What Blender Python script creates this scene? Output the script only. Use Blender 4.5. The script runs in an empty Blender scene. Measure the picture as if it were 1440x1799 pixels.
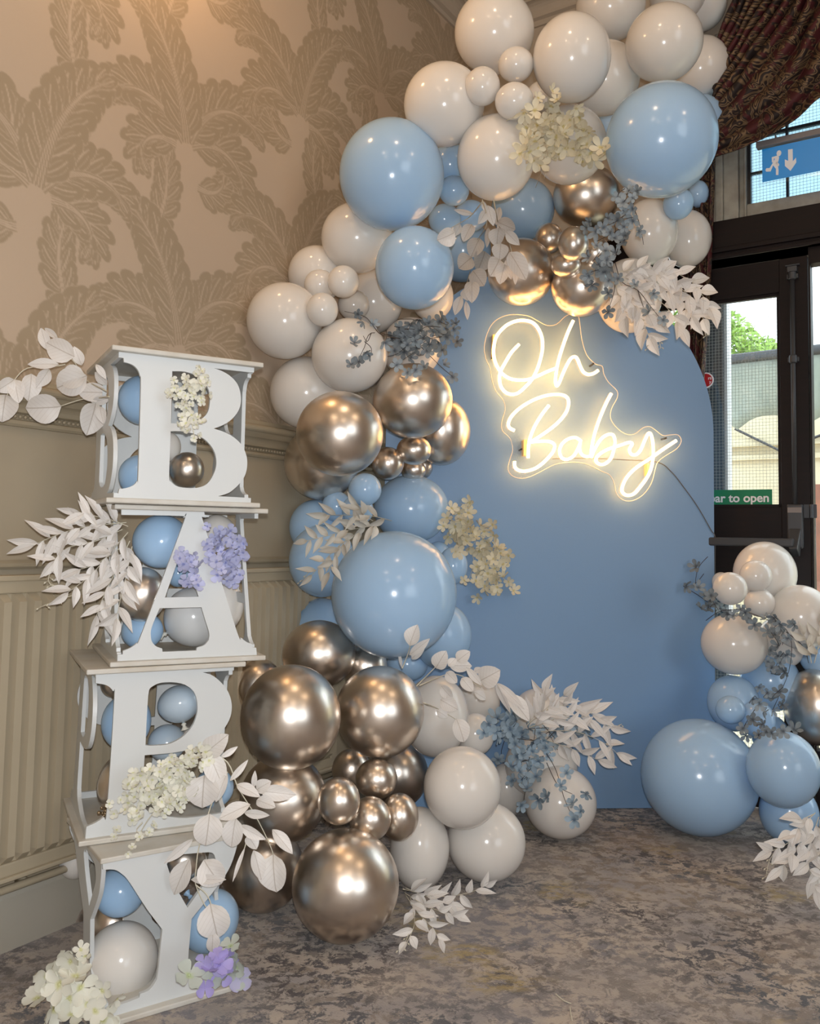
import bpy, bmesh, math, random
import numpy as np
from mathutils import Vector, Matrix
from mathutils.geometry import tessellate_polygon
from mathutils.bvhtree import BVHTree
random.seed(7)
rnd = random.uniform
S = bpy.context.scene
COL = S.collection

# ------------------------------------------------------------------ camera
FPX = 1500.0
PITCH = math.atan(104 / 1500); ROLL = math.atan(.0187)
O = Vector((0, 0, 1.0))
F = Vector((0, math.cos(PITCH), math.sin(PITCH)))
_R0 = Vector((1, 0, 0)); _U0 = Vector((0, -math.sin(PITCH), math.cos(PITCH)))
R = _R0 * math.cos(ROLL) + _U0 * math.sin(ROLL)
U = -_R0 * math.sin(ROLL) + _U0 * math.cos(ROLL)
cam_data = bpy.data.cameras.new('camera')
cam_data.sensor_fit = 'HORIZONTAL'; cam_data.sensor_width = 36
cam_data.lens = 36 * FPX / 1440; cam_data.shift_y = -59.5 / 1440
cam_data.clip_start = .02; cam_data.clip_end = 200
cam = bpy.data.objects.new('camera', cam_data); COL.objects.link(cam)
cam.matrix_world = Matrix(((R.x, U.x, -F.x, O.x), (R.y, U.y, -F.y, O.y), (R.z, U.z, -F.z, O.z), (0, 0, 0, 1)))
S.camera = cam

def ray(px, py): return F + R * ((px - 720) / FPX) + U * ((840 - py) / FPX)
def P3(px, py, d): return O + ray(px, py) * d
def proj(p):
    d = Vector(p) - O; z = d.dot(F)
    return (720 + FPX * d.dot(R) / z, 840 - FPX * d.dot(U) / z, z)

# ------------------------------------------------------------------ room frame
AZ = math.radians(33.2)
EL = Vector((math.sin(AZ), math.cos(AZ), 0))      # along the papered wall, towards the corner
EB = Vector((math.cos(AZ), -math.sin(AZ), 0))     # along the door wall, away from the corner
LW = Vector((-.915, 2.17, 0))
BW = Vector((1.215, 3.365, 0))
_t = (BW - LW).dot(EL)
CORNER = LW + EL * _t
Z = Vector((0, 0, 1))
H_CEIL = 3.5
def room(v, w, z=0.0): return CORNER + EB * v - EL * w + Z * z   # v from papered wall, w from door wall
def on_plane(px, py, o, n):
    r = ray(px, py); t = (o - O).dot(n) / r.dot(n); return O + r * t
def on_left(px, py, off=0.0):
    """papered wall: returns (w, z)"""
    p = on_plane(px, py, CORNER + EB * off, EB); return ((CORNER - p).dot(EL), p.z)
def on_back(px, py, off=0.0):
    """door wall: returns (v, z)"""
    p = on_plane(px, py, CORNER - EL * off, EL); return ((p - CORNER).dot(EB), p.z)

# ------------------------------------------------------------------ view, world, lights
vs = S.view_settings
vs.view_transform = 'Standard'; vs.look = 'None'; vs.gamma = 1.0; vs.use_curve_mapping = False
vs.exposure = 0.17
world = bpy.data.worlds.new('sky'); S.world = world; world.use_nodes = True
bg = world.node_tree.nodes['Background']; bg.inputs[0].default_value = (.86, .94, 1, 1); bg.inputs[1].default_value = 3.4

def lamp(name, kind, loc, energy, color, size=.05, aim=None, **kw):
    ld = bpy.data.lights.new(name, kind); ld.energy = energy; ld.color = color
    if kind == 'AREA':
        ld.shape = kw.get('shape', 'SQUARE'); ld.size = size
        if 'size_y' in kw: ld.shape = 'RECTANGLE'; ld.size_y = kw['size_y']
    else: ld.shadow_soft_size = size
    o = bpy.data.objects.new(name, ld); COL.objects.link(o); o.location = loc
    if aim is not None:
        o.rotation_euler = (Vector(aim) - Vector(loc)).to_track_quat('-Z', 'Y').to_euler()
    return o
# the camera's own flash
lamp('flash', 'POINT', O + R * .012 + U * .045 - F * .03, 84, (.97, .985, 1), .012)
# warm ceiling lamps of the function room
WARM = (1, .74, .50)
for i, (v, w) in enumerate([(1.3, 2.2), (3.0, 1.9), (1.3, 4.1), (3.1, 4.1), (5.0, 3.0), (2.2, 5.8)]):
    lamp('ceiling_bulb', 'POINT', room(v, w, H_CEIL - .25), 10, WARM, .05)
lamp('wall_lamp_bulb', 'POINT', room(.20, 1.98, 2.86), 7, (1, .60, .28), .04)
# ------------------------------------------------------------------ materials
def srgb(r, g, b):
    f = lambda c: (c / 255 / 12.92) if c / 255 <= .04045 else ((c / 255 + .055) / 1.055) ** 2.4
    return (f(r), f(g), f(b), 1)
def mat(name, col, rough=.6, metal=0.0, spec=.5, noise=None, bump=None, coat=0.0, emit=None, sss=0.0, scale2=None):
    """principled; noise=(scale, second colour, contrast) mottles the colour; bump=(scale, strength, distance)"""
    m = bpy.data.materials.new(name); m.use_nodes = True
    nt = m.node_tree; b = nt.nodes['Principled BSDF']
    b.inputs['Base Color'].default_value = col; b.inputs['Roughness'].default_value = rough
    b.inputs['Metallic'].default_value = metal; b.inputs['Specular IOR Level'].default_value = spec
    b.inputs['Coat Weight'].default_value = coat; b.inputs['Coat Roughness'].default_value = .08
    if sss:
        b.inputs['Subsurface Weight'].default_value = sss; b.inputs['Subsurface Radius'].default_value = (.05, .05, .05)
        b.inputs['Subsurface Scale'].default_value = .35
    if emit: b.inputs['Emission Color'].default_value = emit[0]; b.inputs['Emission Strength'].default_value = emit[1]
    if noise or bump:
        tc = nt.nodes.new('ShaderNodeTexCoord')
    if noise:
        n = nt.nodes.new('ShaderNodeTexNoise'); n.inputs['Scale'].default_value = noise[0]; n.inputs['Detail'].default_value = 4
        src = tc.outputs['Object']
        if scale2:
            mp = nt.nodes.new('ShaderNodeMapping'); mp.inputs['Scale'].default_value = scale2
            nt.links.new(src, mp.inputs[0]); src = mp.outputs[0]
        nt.links.new(src, n.inputs['Vector'])
        cr = nt.nodes.new('ShaderNodeValToRGB'); c = noise[2]
        cr.color_ramp.elements[0].position = .5 - c; cr.color_ramp.elements[1].position = .5 + c
        cr.color_ramp.elements[0].color = noise[1]; cr.color_ramp.elements[1].color = col
        nt.links.new(n.outputs['Fac'], cr.inputs[0]); nt.links.new(cr.outputs[0], b.inputs['Base Color'])
    if bump:
        n2 = nt.nodes.new('ShaderNodeTexNoise'); n2.inputs['Scale'].default_value = bump[0]; n2.inputs['Detail'].default_value = 3
        nt.links.new(tc.outputs['Object'], n2.inputs['Vector'])
        bp = nt.nodes.new('ShaderNodeBump'); bp.inputs['Strength'].default_value = bump[1]; bp.inputs['Distance'].default_value = bump[2]
        nt.links.new(n2.outputs['Fac'], bp.inputs['Height']); nt.links.new(bp.outputs[0], b.inputs['Normal'])
    return m

M = {}
M['ground'] = mat('wallpaper_ground', (.50, .385, .285, 1), .62, bump=(420, .25, .0006))
def print_mat():
    m = M['ground']; nt = m.node_tree; b = nt.nodes['Principled BSDF']; at = nt.nodes.new('ShaderNodeVertexColor'); at.layer_name = 'print'
    mx = nt.nodes.new('ShaderNodeMix'); mx.data_type = 'RGBA'; mx.inputs['A'].default_value = (.50, .39, .29, 1); mx.inputs['B'].default_value = (.355, .275, .185, 1)
    nt.links.new(at.outputs[0], mx.inputs['Factor']); nt.links.new(mx.outputs['Result'], b.inputs['Base Color'])
    mr = nt.nodes.new('ShaderNodeMapRange'); mr.inputs[3].default_value = .62; mr.inputs[4].default_value = .45; nt.links.new(at.outputs[0], mr.inputs[0]); nt.links.new(mr.outputs[0], b.inputs['Roughness'])
print_mat()
M['dado'] = mat('dado_paint', (.40, .34, .245, 1), .55, noise=(3, (.36, .30, .215, 1), .3), bump=(300, .15, .0006))
M['rail'] = mat('rail_paint', (.37, .315, .225, 1), .4, noise=(9, (.30, .25, .17, 1), .35), scale2=(1, 1, 8))
M['rad'] = mat('radiator_enamel', (.47, .40, .29, 1), .38, noise=(6, (.42, .355, .25, 1), .3), bump=(250, .12, .0006))
M['skirt'] = mat('skirting_paint', (.40, .37, .31, 1), .5)
M['plaster'] = mat('plaster_paint', (.44, .37, .29, 1), .7, bump=(60, .2, .001))
M['room'] = mat('room_wall_paint', (.42, .33, .25, 1), .7, noise=(1.3, (.30, .22, .16, 1), .25))
M['panel'] = mat('panel_paint_blue', srgb(126, 160, 198), .42, spec=.4, bump=(90, .25, .0008))
M['wood'] = mat('box_paint_white', (.63, .655, .66, 1), .38, bump=(350, .12, .0004))
M['woodedge'] = mat('box_board_white', (.62, .61, .57, 1), .45, noise=(14, (.52, .48, .41, 1), .22), scale2=(1, 1, 1))
M['blue'] = mat('latex_blue', (.375, .565, .80, 1), .17, spec=.45, sss=.15)
M['blue2'] = mat('latex_pale_blue', (.46, .56, .66, 1), .17, spec=.45)
M['white'] = mat('latex_white', (.745, .715, .675, 1), .16, spec=.45, sss=.2)
M['white2'] = mat('latex_white_cool', (.62, .64, .65, 1), .17, spec=.45)
M['chrome'] = mat('latex_champagne_chrome', (.77, .69, .61, 1), .30, metal=1.0)
def plant_mat(name, centre, outer, r0, r1, rough=.55, vary=.25, radial=True, mix2=None):
    """petal or leaf: one colour at its base running into another, each piece a little lighter or darker"""
    m = bpy.data.materials.new(name); m.use_nodes = True; nt = m.node_tree; b = nt.nodes['Principled BSDF']; N = nt.nodes.new; L = nt.links.new
    b.inputs['Roughness'].default_value = rough
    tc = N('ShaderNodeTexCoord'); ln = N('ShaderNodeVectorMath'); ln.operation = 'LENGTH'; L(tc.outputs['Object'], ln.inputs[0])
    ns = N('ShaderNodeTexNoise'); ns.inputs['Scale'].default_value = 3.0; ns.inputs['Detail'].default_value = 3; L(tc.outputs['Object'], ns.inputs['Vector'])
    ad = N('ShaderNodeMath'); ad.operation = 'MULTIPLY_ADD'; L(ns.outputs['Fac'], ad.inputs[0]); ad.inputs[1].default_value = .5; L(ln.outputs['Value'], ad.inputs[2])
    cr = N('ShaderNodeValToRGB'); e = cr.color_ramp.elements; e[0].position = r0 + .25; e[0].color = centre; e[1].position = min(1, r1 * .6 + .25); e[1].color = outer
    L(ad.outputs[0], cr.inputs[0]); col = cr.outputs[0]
    oi = N('ShaderNodeObjectInfo')
    if mix2:
        r2 = N('ShaderNodeValToRGB'); r2.color_ramp.elements[0].position = .45; r2.color_ramp.elements[1].position = .55; L(oi.outputs['Random'], r2.inputs[0])
        mx = N('ShaderNodeMix'); mx.data_type = 'RGBA'; L(r2.outputs[0], mx.inputs['Factor']); L(col, mx.inputs['A']); mx.inputs['B'].default_value = mix2; col = mx.outputs['Result']
    hs = N('ShaderNodeHueSaturation'); mr = N('ShaderNodeMapRange'); mr.inputs[3].default_value = 1 - vary; mr.inputs[4].default_value = 1.0 + vary * .3
    L(oi.outputs['Random'], mr.inputs[0]); L(mr.outputs[0], hs.inputs['Value']); L(col, hs.inputs['Color']); L(hs.outputs[0], b.inputs['Base Color'])
    if radial == 'vein':
        sx = N('ShaderNodeSeparateXYZ'); L(tc.outputs['Object'], sx.inputs[0]); ab = N('ShaderNodeMath'); ab.operation = 'ABSOLUTE'; L(sx.outputs[0], ab.inputs[0])
        w1 = N('ShaderNodeMath'); w1.operation = 'LESS_THAN'; w1.inputs[1].default_value = .018; L(ab.outputs[0], w1.inputs[0])
        w2 = N('ShaderNodeMath'); w2.operation = 'MULTIPLY_ADD'; w2.inputs[1].default_value = -.8; L(ab.outputs[0], w2.inputs[0]); L(sx.outputs[1], w2.inputs[2])
        w3 = N('ShaderNodeMath'); w3.operation = 'MULTIPLY'; w3.inputs[1].default_value = 6.5; L(w2.outputs[0], w3.inputs[0]); w4 = N('ShaderNodeMath'); w4.operation = 'FRACT'; L(w3.outputs[0], w4.inputs[0])
        w5 = N('ShaderNodeMath'); w5.operation = 'LESS_THAN'; w5.inputs[1].default_value = .09; L(w4.outputs[0], w5.inputs[0]); w6 = N('ShaderNodeMath'); w6.operation = 'MULTIPLY'; w6.inputs[1].default_value = .45; L(w5.outputs[0], w6.inputs[0])
        w7 = N('ShaderNodeMath'); w7.operation = 'MAXIMUM'; L(w1.outputs[0], w7.inputs[0]); L(w6.outputs[0], w7.inputs[1])
        mv = N('ShaderNodeMix'); mv.data_type = 'RGBA'; mv.blend_type = 'MULTIPLY'; L(w7.outputs[0], mv.inputs['Factor']); L(hs.outputs[0], mv.inputs['A']); mv.inputs['B'].default_value = (.66, .62, .58, 1); L(mv.outputs['Result'], b.inputs['Base Color'])
    # thin petals let some light through
    out = nt.nodes['Material Output']; tr = N('ShaderNodeBsdfTranslucent'); L(hs.outputs[0], tr.inputs[0]); ms = N('ShaderNodeMixShader'); ms.inputs[0].default_value = .22
    L(b.outputs[0], ms.inputs[1]); L(tr.outputs[0], ms.inputs[2]); L(ms.outputs[0], out.inputs[0]); return m
M['leaf'] = plant_mat('leaf_white', (.78, .74, .69, 1), (.86, .83, .80, 1), .1, .7, .45, .16, 'vein')
M['leaf2'] = plant_mat('leaf_offwhite', (.60, .54, .44, 1), (.74, .70, .62, 1), .1, .7, .5, .25)
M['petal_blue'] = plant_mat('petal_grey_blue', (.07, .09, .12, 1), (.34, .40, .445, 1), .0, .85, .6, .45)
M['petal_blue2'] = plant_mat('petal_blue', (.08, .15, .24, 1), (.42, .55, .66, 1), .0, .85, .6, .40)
M['petal_cream'] = plant_mat('petal_cream', (.66, .56, .22, 1), (.82, .76, .58, 1), .05, .5, .55, .20)
M['petal_ivory'] = plant_mat('petal_ivory', (.66, .66, .30, 1), (.83, .82, .72, 1), .05, .55, .55, .20)
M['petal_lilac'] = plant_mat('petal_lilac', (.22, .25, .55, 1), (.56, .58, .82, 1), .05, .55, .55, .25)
M['petal_mixed'] = plant_mat('petal_lilac_green', (.55, .68, .35, 1), (.62, .68, .62, 1), .05, .5, .55, .2, mix2=(.44, .38, .74, 1))
M['twig'] = mat('twig_dark', (.035, .022, .02, 1), .7)
M['stem'] = mat('stem_pale', (.62, .58, .46, 1), .6)
M['dwood'] = mat('door_dark_wood', (.006, .0045, .005, 1), .5, spec=.22, noise=(7, (.012, .006, .006, 1), .3), scale2=(1, 1, 12))
M['iron'] = mat('bar_grey_metal', (.055, .058, .065, 1), .45, metal=.4)
M['lead'] = mat('glazing_bar', (.02, .02, .022, 1), .5)
M['oldwhite'] = mat('old_white_paint', (.42, .40, .34, 1), .6, noise=(16, (.22, .20, .16, 1), .3), bump=(60, .5, .002))
M['wire'] = mat('glass_wire', (.30, .33, .33, 1), .5, metal=.2)
M['signblue'] = mat('sign_blue', (.0, .30, .86, 1), .35)
M['signwhite'] = mat('sign_white', (.78, .80, .86, 1), .4)
M['signgreen'] = mat('sign_green', (.0, .20, .09, 1), .4)
M['stickred'] = mat('sticker_red', (.45, .012, .02, 1), .4)
M['greystrip'] = mat('sign_grey_strip', (.20, .18, .18, 1), .5)
M['canvas'] = mat('awning_canvas', (.42, .48, .46, 1), .8, noise=(5, (.30, .36, .35, 1), .3), scale2=(3, 3, .6))
M['cream'] = mat('outside_render', (.74, .66, .48, 1), .8, noise=(4, (.62, .53, .36, 1), .3))
M['darkpost'] = mat('outside_dark_post', (.022, .032, .045, 1), .7)
M['brick'] = mat('outside_brick', (.40, .16, .10, 1), .8, noise=(8, (.25, .12, .09, 1), .3))
M['tree'] = mat('outside_leaf', (.35, .52, .10, 1), .6, noise=(8, (.20, .36, .05, 1), .3))
M['bark'] = mat('outside_bark', (.12, .08, .05, 1), .9)
M['cable'] = mat('cable_grey', (.12, .12, .12, 1), .5)
M['tape'] = mat('tape_yellow', (.80, .58, .25, 1), .5)
M['ivoryplastic'] = mat('ivory_plastic', (.70, .68, .60, 1), .4)

def glass_mat(name, tint, gloss=.06, rough=.0, diff=0.0, tcol=(.8, .9, 1, 1)):
    m = bpy.data.materials.new(name); m.use_nodes = True; nt = m.node_tree; nt.nodes.clear()
    out = nt.nodes.new('ShaderNodeOutputMaterial'); tr = nt.nodes.new('ShaderNodeBsdfTransparent'); tr.inputs[0].default_value = tint
    gl = nt.nodes.new('ShaderNodeBsdfGlossy'); gl.inputs['Roughness'].default_value = rough
    mx = nt.nodes.new('ShaderNodeMixShader'); mx.inputs[0].default_value = gloss
    nt.links.new(tr.outputs[0], mx.inputs[1]); nt.links.new(gl.outputs[0], mx.inputs[2]); last = mx
    if diff:
        df = nt.nodes.new('ShaderNodeBsdfTranslucent'); df.inputs[0].default_value = tcol
        m2 = nt.nodes.new('ShaderNodeMixShader'); m2.inputs[0].default_value = diff
        nt.links.new(mx.outputs[0], m2.inputs[1]); nt.links.new(df.outputs[0], m2.inputs[2]); last = m2
    nt.links.new(last.outputs[0], out.inputs[0]); return m
M['glass'] = glass_mat('wired_glass', (.93, .96, .96, 1))
M['reeded'] = glass_mat('reeded_glass', (.50, .62, .67, 1), .05, .2, .2, (.45, .6, .68, 1))
M['acrylic'] = glass_mat('clear_acrylic', (.97, .97, .97, 1), .015, .15, .035, (1, .72, .40, 1))
M['acrylic_edge'] = mat('acrylic_edge', (.95, .90, .80, 1), .25, spec=.8)
def neon_mat():
    m = bpy.data.materials.new('neon_tube'); m.use_nodes = True; nt = m.node_tree; nt.nodes.clear()
    out = nt.nodes.new('ShaderNodeOutputMaterial'); e = nt.nodes.new('ShaderNodeEmission')
    e.inputs[0].default_value = (1, .50, .155, 1); e.inputs[1].default_value = 15.0
    nt.links.new(e.outputs[0], out.inputs[0]); return m
M['neon'] = neon_mat()

def carpet_mat():
    m = bpy.data.materials.new('patterned_carpet'); m.use_nodes = True; nt = m.node_tree; b = nt.nodes['Principled BSDF']
    b.inputs['Roughness'].default_value = .95; b.inputs['Specular IOR Level'].default_value = .1
    b.inputs['Sheen Weight'].default_value = .2
    N = nt.nodes.new; L = nt.links.new
    tc = N('ShaderNodeTexCoord')
    def noise(sc, det, rough, stretch=(1, 1, 1), loc=(0, 0, 0), dist=0):
        mp = N('ShaderNodeMapping'); mp.inputs['Scale'].default_value = stretch; mp.inputs['Location'].default_value = loc
        mp.inputs['Rotation'].default_value = (0, 0, -.35)
        n = N('ShaderNodeTexNoise'); n.inputs['Scale'].default_value = sc; n.inputs['Detail'].default_value = det
        n.inputs['Roughness'].default_value = rough; n.inputs['Distortion'].default_value = dist
        L(tc.outputs['Object'], mp.inputs[0]); L(mp.outputs[0], n.inputs['Vector']); return n.outputs['Fac']
    def ramp(src, stops):
        cr = N('ShaderNodeValToRGB'); cr.color_ramp.elements.remove(cr.color_ramp.elements[0])
        cr.color_ramp.elements[0].position = stops[0][0]; cr.color_ramp.elements[0].color = stops[0][1]
        for p, c in stops[1:]:
            e = cr.color_ramp.elements.new(p); e.color = c
        L(src, cr.inputs[0]); return cr.outputs[0]
    def mix(f, a, c):
        mx = N('ShaderNodeMix'); mx.data_type = 'RGBA'
        L(f, mx.inputs['Factor']); L(a, mx.inputs['A']); L(c, mx.inputs['B']); return mx.outputs['Result']
    big = noise(1.5, 2, .5)
    base = ramp(big, [(.36, (.235, .185, .14, 1)), (.50, (.215, .19, .175, 1)), (.62, (.19, .18, .195, 1))])
    light = ramp(noise(5, 4, .6, (1, 1.2, 1), (3, 1, 0)), [(.35, (.29, .26, .25, 1)), (.62, (.44, .37, .305, 1))])
    f1 = ramp(noise(16, 8, .76, (1, 1.1, 1), (0, 5, 0), .35), [(.455, (0, 0, 0, 1)), (.51, (1, 1, 1, 1))])
    c1 = mix(f1, base, light)
    f2 = ramp(noise(24, 8, .78, (1, 1.15, 1), (8, 0, 0), .4), [(.50, (0, 0, 0, 1)), (.535, (1, 1, 1, 1))])
    dark = ramp(noise(2.2, 2, .5, (1, 1, 1), (1, 7, 0)), [(.4, (.065, .050, .048, 1)), (.6, (.075, .08, .095, 1))])
    f2b = ramp(noise(3.2, 2, .5, (1, 1, 1), (4, 4, 0)), [(.38, (.15, .15, .15, 1)), (.6, (1, 1, 1, 1))])
    mm = N('ShaderNodeMath'); mm.operation = 'MULTIPLY'; L(f2, mm.inputs[0]); L(f2b, mm.inputs[1])
    c2 = mix(mm.outputs[0], c1, dark)
    f3 = ramp(noise(3.0, 2, .5, (1, 1, 1), (2, 9, 0)), [(.60, (0, 0, 0, 1)), (.68, (1, 1, 1, 1))])
    f3b = ramp(noise(22, 6, .7, (1, 1.6, 1), (2, 2, 0)), [(.44, (0, 0, 0, 1)), (.56, (.75, .75, .75, 1))])
    m3 = N('ShaderNodeMath'); m3.operation = 'MULTIPLY'; L(f3, m3.inputs[0]); L(f3b, m3.inputs[1])
    oc = ramp(big, [(0, (.36, .27, .10, 1)), (1, (.36, .27, .10, 1))])
    c3 = mix(m3.outputs[0], c2, oc)
    L(c3, b.inputs['Base Color'])
    bp = N('ShaderNodeBump'); bp.inputs['Strength'].default_value = .8; bp.inputs['Distance'].default_value = .003
    L(noise(260, 3, .6), bp.inputs['Height']); L(bp.outputs[0], b.inputs['Normal'])
    return m
M['carpet'] = carpet_mat()

def curtain_mat():
    m = bpy.data.materials.new('damask_curtain'); m.use_nodes = True; nt = m.node_tree; b = nt.nodes['Principled BSDF']
    b.inputs['Roughness'].default_value = .7
    N = nt.nodes.new; L = nt.links.new
    uv = N('ShaderNodeTexCoord')
    mp = N('ShaderNodeMapping'); L(uv.outputs['UV'], mp.inputs[0])
    n = N('ShaderNodeTexNoise'); n.inputs['Scale'].default_value = 3.2; n.inputs['Detail'].default_value = 1; n.inputs['Distortion'].default_value = 3.0
    L(mp.outputs[0], n.inputs['Vector'])
    w = N('ShaderNodeMath'); w.operation = 'PINGPONG'; w.inputs[1].default_value = .09; L(n.outputs['Fac'], w.inputs[0])
    cr = N('ShaderNodeValToRGB'); e = cr.color_ramp.elements
    e[0].position = .030; e[0].color = (.012, .005, .004, 1); e[1].position = .045; e[1].color = (.15, .09, .045, 1)
    e2 = e.new(.07); e2.color = (.19, .12, .06, 1); e3 = e.new(.078); e3.color = (.02, .008, .006, 1)
    L(w.outputs[0], cr.inputs[0])
    n2 = N('ShaderNodeTexNoise'); n2.inputs['Scale'].default_value = 7; n2.inputs['Detail'].default_value = 3; n2.inputs['Distortion'].default_value = 1.5
    mp2 = N('ShaderNodeMapping'); mp2.inputs['Location'].default_value = (4, 3, 0); L(uv.outputs['UV'], mp2.inputs[0]); L(mp2.outputs[0], n2.inputs['Vector'])
    cr2 = N('ShaderNodeValToRGB'); cr2.color_ramp.elements[0].position = .53; cr2.color_ramp.elements[1].position = .57
    L(n2.outputs['Fac'], cr2.inputs[0])
    mx = N('ShaderNodeMix'); mx.data_type = 'RGBA'; L(cr2.outputs[0], mx.inputs['Factor']); L(cr.outputs[0], mx.inputs['A']); mx.inputs['B'].default_value = (.06, .006, .008, 1)
    L(mx.outputs['Result'], b.inputs['Base Color'])
    return m
M['curtain'] = curtain_mat()

# ------------------------------------------------------------------ helpers
def link(name, me, m=None, parent=None, label=None, cat=None, group=None, kind=None):
    o = bpy.data.objects.new(name, me); COL.objects.link(o)
    if m is not None and me is not None and not me.materials: me.materials.append(m)
    if parent is not None: o.parent = parent
    if label: o['label'] = label
    if cat: o['category'] = cat
    if group: o['group'] = group
    if kind: o['kind'] = kind
    return o
def empty(name, loc, label, cat, group=None, rot=None):
    o = bpy.data.objects.new(name, None); COL.objects.link(o); o.location = loc
    if rot is not None: o.rotation_euler = rot
    o['label'] = label; o['category'] = cat
    if group: o['group'] = group
    o.empty_display_size = .05
    return o
def rel(parent):
    """world -> parent's local for an unrotated empty"""
    v = Vector((0, 0, 0))
    while parent is not None: v += Vector(parent.location); parent = parent.parent
    return v
class MB:
    def __init__(s): s.v = []; s.f = []; s.uv = None
    def add(s, vs_, fs):
        k = len(s.v); s.v += [tuple(v) for v in vs_]; s.f += [tuple(k + i for i in f) for f in fs]
    def box(s, o, x, y, z):
        """o corner, x y z edge vectors"""
        o, x, y, z = map(Vector, (o, x, y, z))
        p = [o, o + x, o + x + y, o + y]; p += [q + z for q in p]
        s.add(p, [(3, 2, 1, 0), (4, 5, 6, 7), (0, 1, 5, 4), (1, 2, 6, 5), (2, 3, 7, 6), (3, 0, 4, 7)])
    def tube(s, pts, r, n=8, taper=None, cap=True):
        pts = [Vector(p) for p in pts]; k0 = len(s.v); m_ = len(pts)
        up = None
        for i, p in enumerate(pts):
            t = (pts[min(i + 1, m_ - 1)] - pts[max(i - 1, 0)])
            t = t.normalized() if t.length > 1e-9 else Vector((0, 0, 1))
            if up is None:
                up = t.cross(Vector((0, 0, 1)));  up = up.normalized() if up.length > .05 else Vector((1, 0, 0))
            up = (up - t * up.dot(t)); up = up.normalized() if up.length > 1e-6 else t.orthogonal().normalized()
            b = t.cross(up); rr = r if taper is None else r * (1 + (taper - 1) * i / max(1, m_ - 1))
            for j in range(n):
                a = 2 * math.pi * j / n; s.v.append(tuple(p + (up * math.cos(a) + b * math.sin(a)) * rr))
        for i in range(m_ - 1):
            for j in range(n):
                a = k0 + i * n + j; b_ = k0 + i * n + (j + 1) % n; s.f.append((a, b_, b_ + n, a + n))
        if cap: s.f.append(tuple(k0 + j for j in range(n))[::-1]); s.f.append(tuple(k0 + (m_ - 1) * n + j for j in range(n)))
    def lathe(s, o, axis, prof, n=20):
        """prof: list of (distance along axis, radius)"""
        axis = Vector(axis).normalized(); x = axis.orthogonal().normalized(); y = axis.cross(x); k0 = len(s.v); o = Vector(o)
        for h, r in prof:
            for j in range(n):
                a = 2 * math.pi * j / n; s.v.append(tuple(o + axis * h + (x * math.cos(a) + y * math.sin(a)) * r))
        for i in range(len(prof) - 1):
            for j in range(n):
                a = k0 + i * n + j; b_ = k0 + i * n + (j + 1) % n; s.f.append((a, b_, b_ + n, a + n))
        s.f.append(tuple(k0 + j for j in range(n))[::-1]); s.f.append(tuple(k0 + (len(prof) - 1) * n + j for j in range(n)))
    def mesh(s, name, smooth=False, origin=None):
        me = bpy.data.meshes.new(name)
        vv = s.v if origin is None else [(a - origin[0], b - origin[1], c - origin[2]) for a, b, c in s.v]
        me.from_pydata(vv, [], s.f); me.validate(clean_customdata=False)
        bm = bmesh.new(); bm.from_mesh(me); bmesh.ops.recalc_face_normals(bm, faces=bm.faces); bm.to_mesh(me); bm.free()
        if smooth: me.polygons.foreach_set('use_smooth', [True] * len(me.polygons))
        return me
    def obj(s, name, m, parent=None, smooth=False, **kw):
        return link(name, s.mesh(name, smooth, rel(parent)), m, parent, **kw)
def bevel(o, w=.004, n=2):
    md = o.modifiers.new('bevel', 'BEVEL'); md.width = w; md.segments = n; md.limit_method = 'ANGLE'; md.angle_limit = math.radians(40)
    return o
def catmull(pts, n=6, closed=False):
    pts = [Vector(p) for p in pts]; out = []; m_ = len(pts)
    rng = range(m_) if closed else range(m_ - 1)
    for i in rng:
        g = (lambda k: pts[k % m_]) if closed else (lambda k: pts[max(0, min(m_ - 1, k))])
        p0, p1, p2, p3 = g(i - 1), g(i), g(i + 1), g(i + 2)
        for j in range(n):
            t = j / n
            out.append(.5 * ((2 * p1) + (p2 - p0) * t + (2 * p0 - 5 * p1 + 4 * p2 - p3) * t * t + (3 * p1 - p0 - 3 * p2 + p3) * t ** 3))
    if not closed: out.append(pts[-1])
    return out
def smooth_poly(pts, lim=42, n=4):
    """round a traced outline between its real corners"""
    pts = [Vector((p[0], p[1])) for p in pts]; m_ = len(pts); corner = []
    for i in range(m_):
        a = pts[i] - pts[i - 1]; b = pts[(i + 1) % m_] - pts[i]
        corner.append(math.degrees(a.angle(b, 0)) > lim)
    out = []
    for i in range(m_):
        p1, p2 = pts[i], pts[(i + 1) % m_]; p0, p3 = pts[i - 1], pts[(i + 2) % m_]
        c1, c2 = corner[i], corner[(i + 1) % m_]
        if c1 and c2: out.append(p1); continue
        if c1: p0 = p1 * 2 - p2 if False else p1
        if c2: p3 = p2
        for j in range(n):
            t = j / n
            out.append(.5 * ((2 * p1) + (p2 - p0) * t + (2 * p0 - 5 * p1 + 4 * p2 - p3) * t * t + (3 * p1 - p0 - 3 * p2 + p3) * t ** 3))
    return out
def plate(mb, loops, to3, thick):
    """extruded outline with holes; to3 maps (x, y, 0|1) to 3D"""
    flat = [p for l in loops for p in l]
    tris = tessellate_polygon([[Vector((p[0], p[1], 0)) for p in l] for l in loops])
    n = len(flat); k = len(mb.v)
    mb.v += [tuple(to3(p[0], p[1], 0)) for p in flat] + [tuple(to3(p[0], p[1], 1)) for p in flat]
    for t in tris: mb.f.append(tuple(k + i for i in t)); mb.f.append(tuple(k + n + i for i in t[::-1]))
    s = 0
    for l in loops:
        m_ = len(l)
        for i in range(m_):
            a = k + s + i; b = k + s + (i + 1) % m_; mb.f.append((a, b, b + n, a + n))
        s += m_
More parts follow.
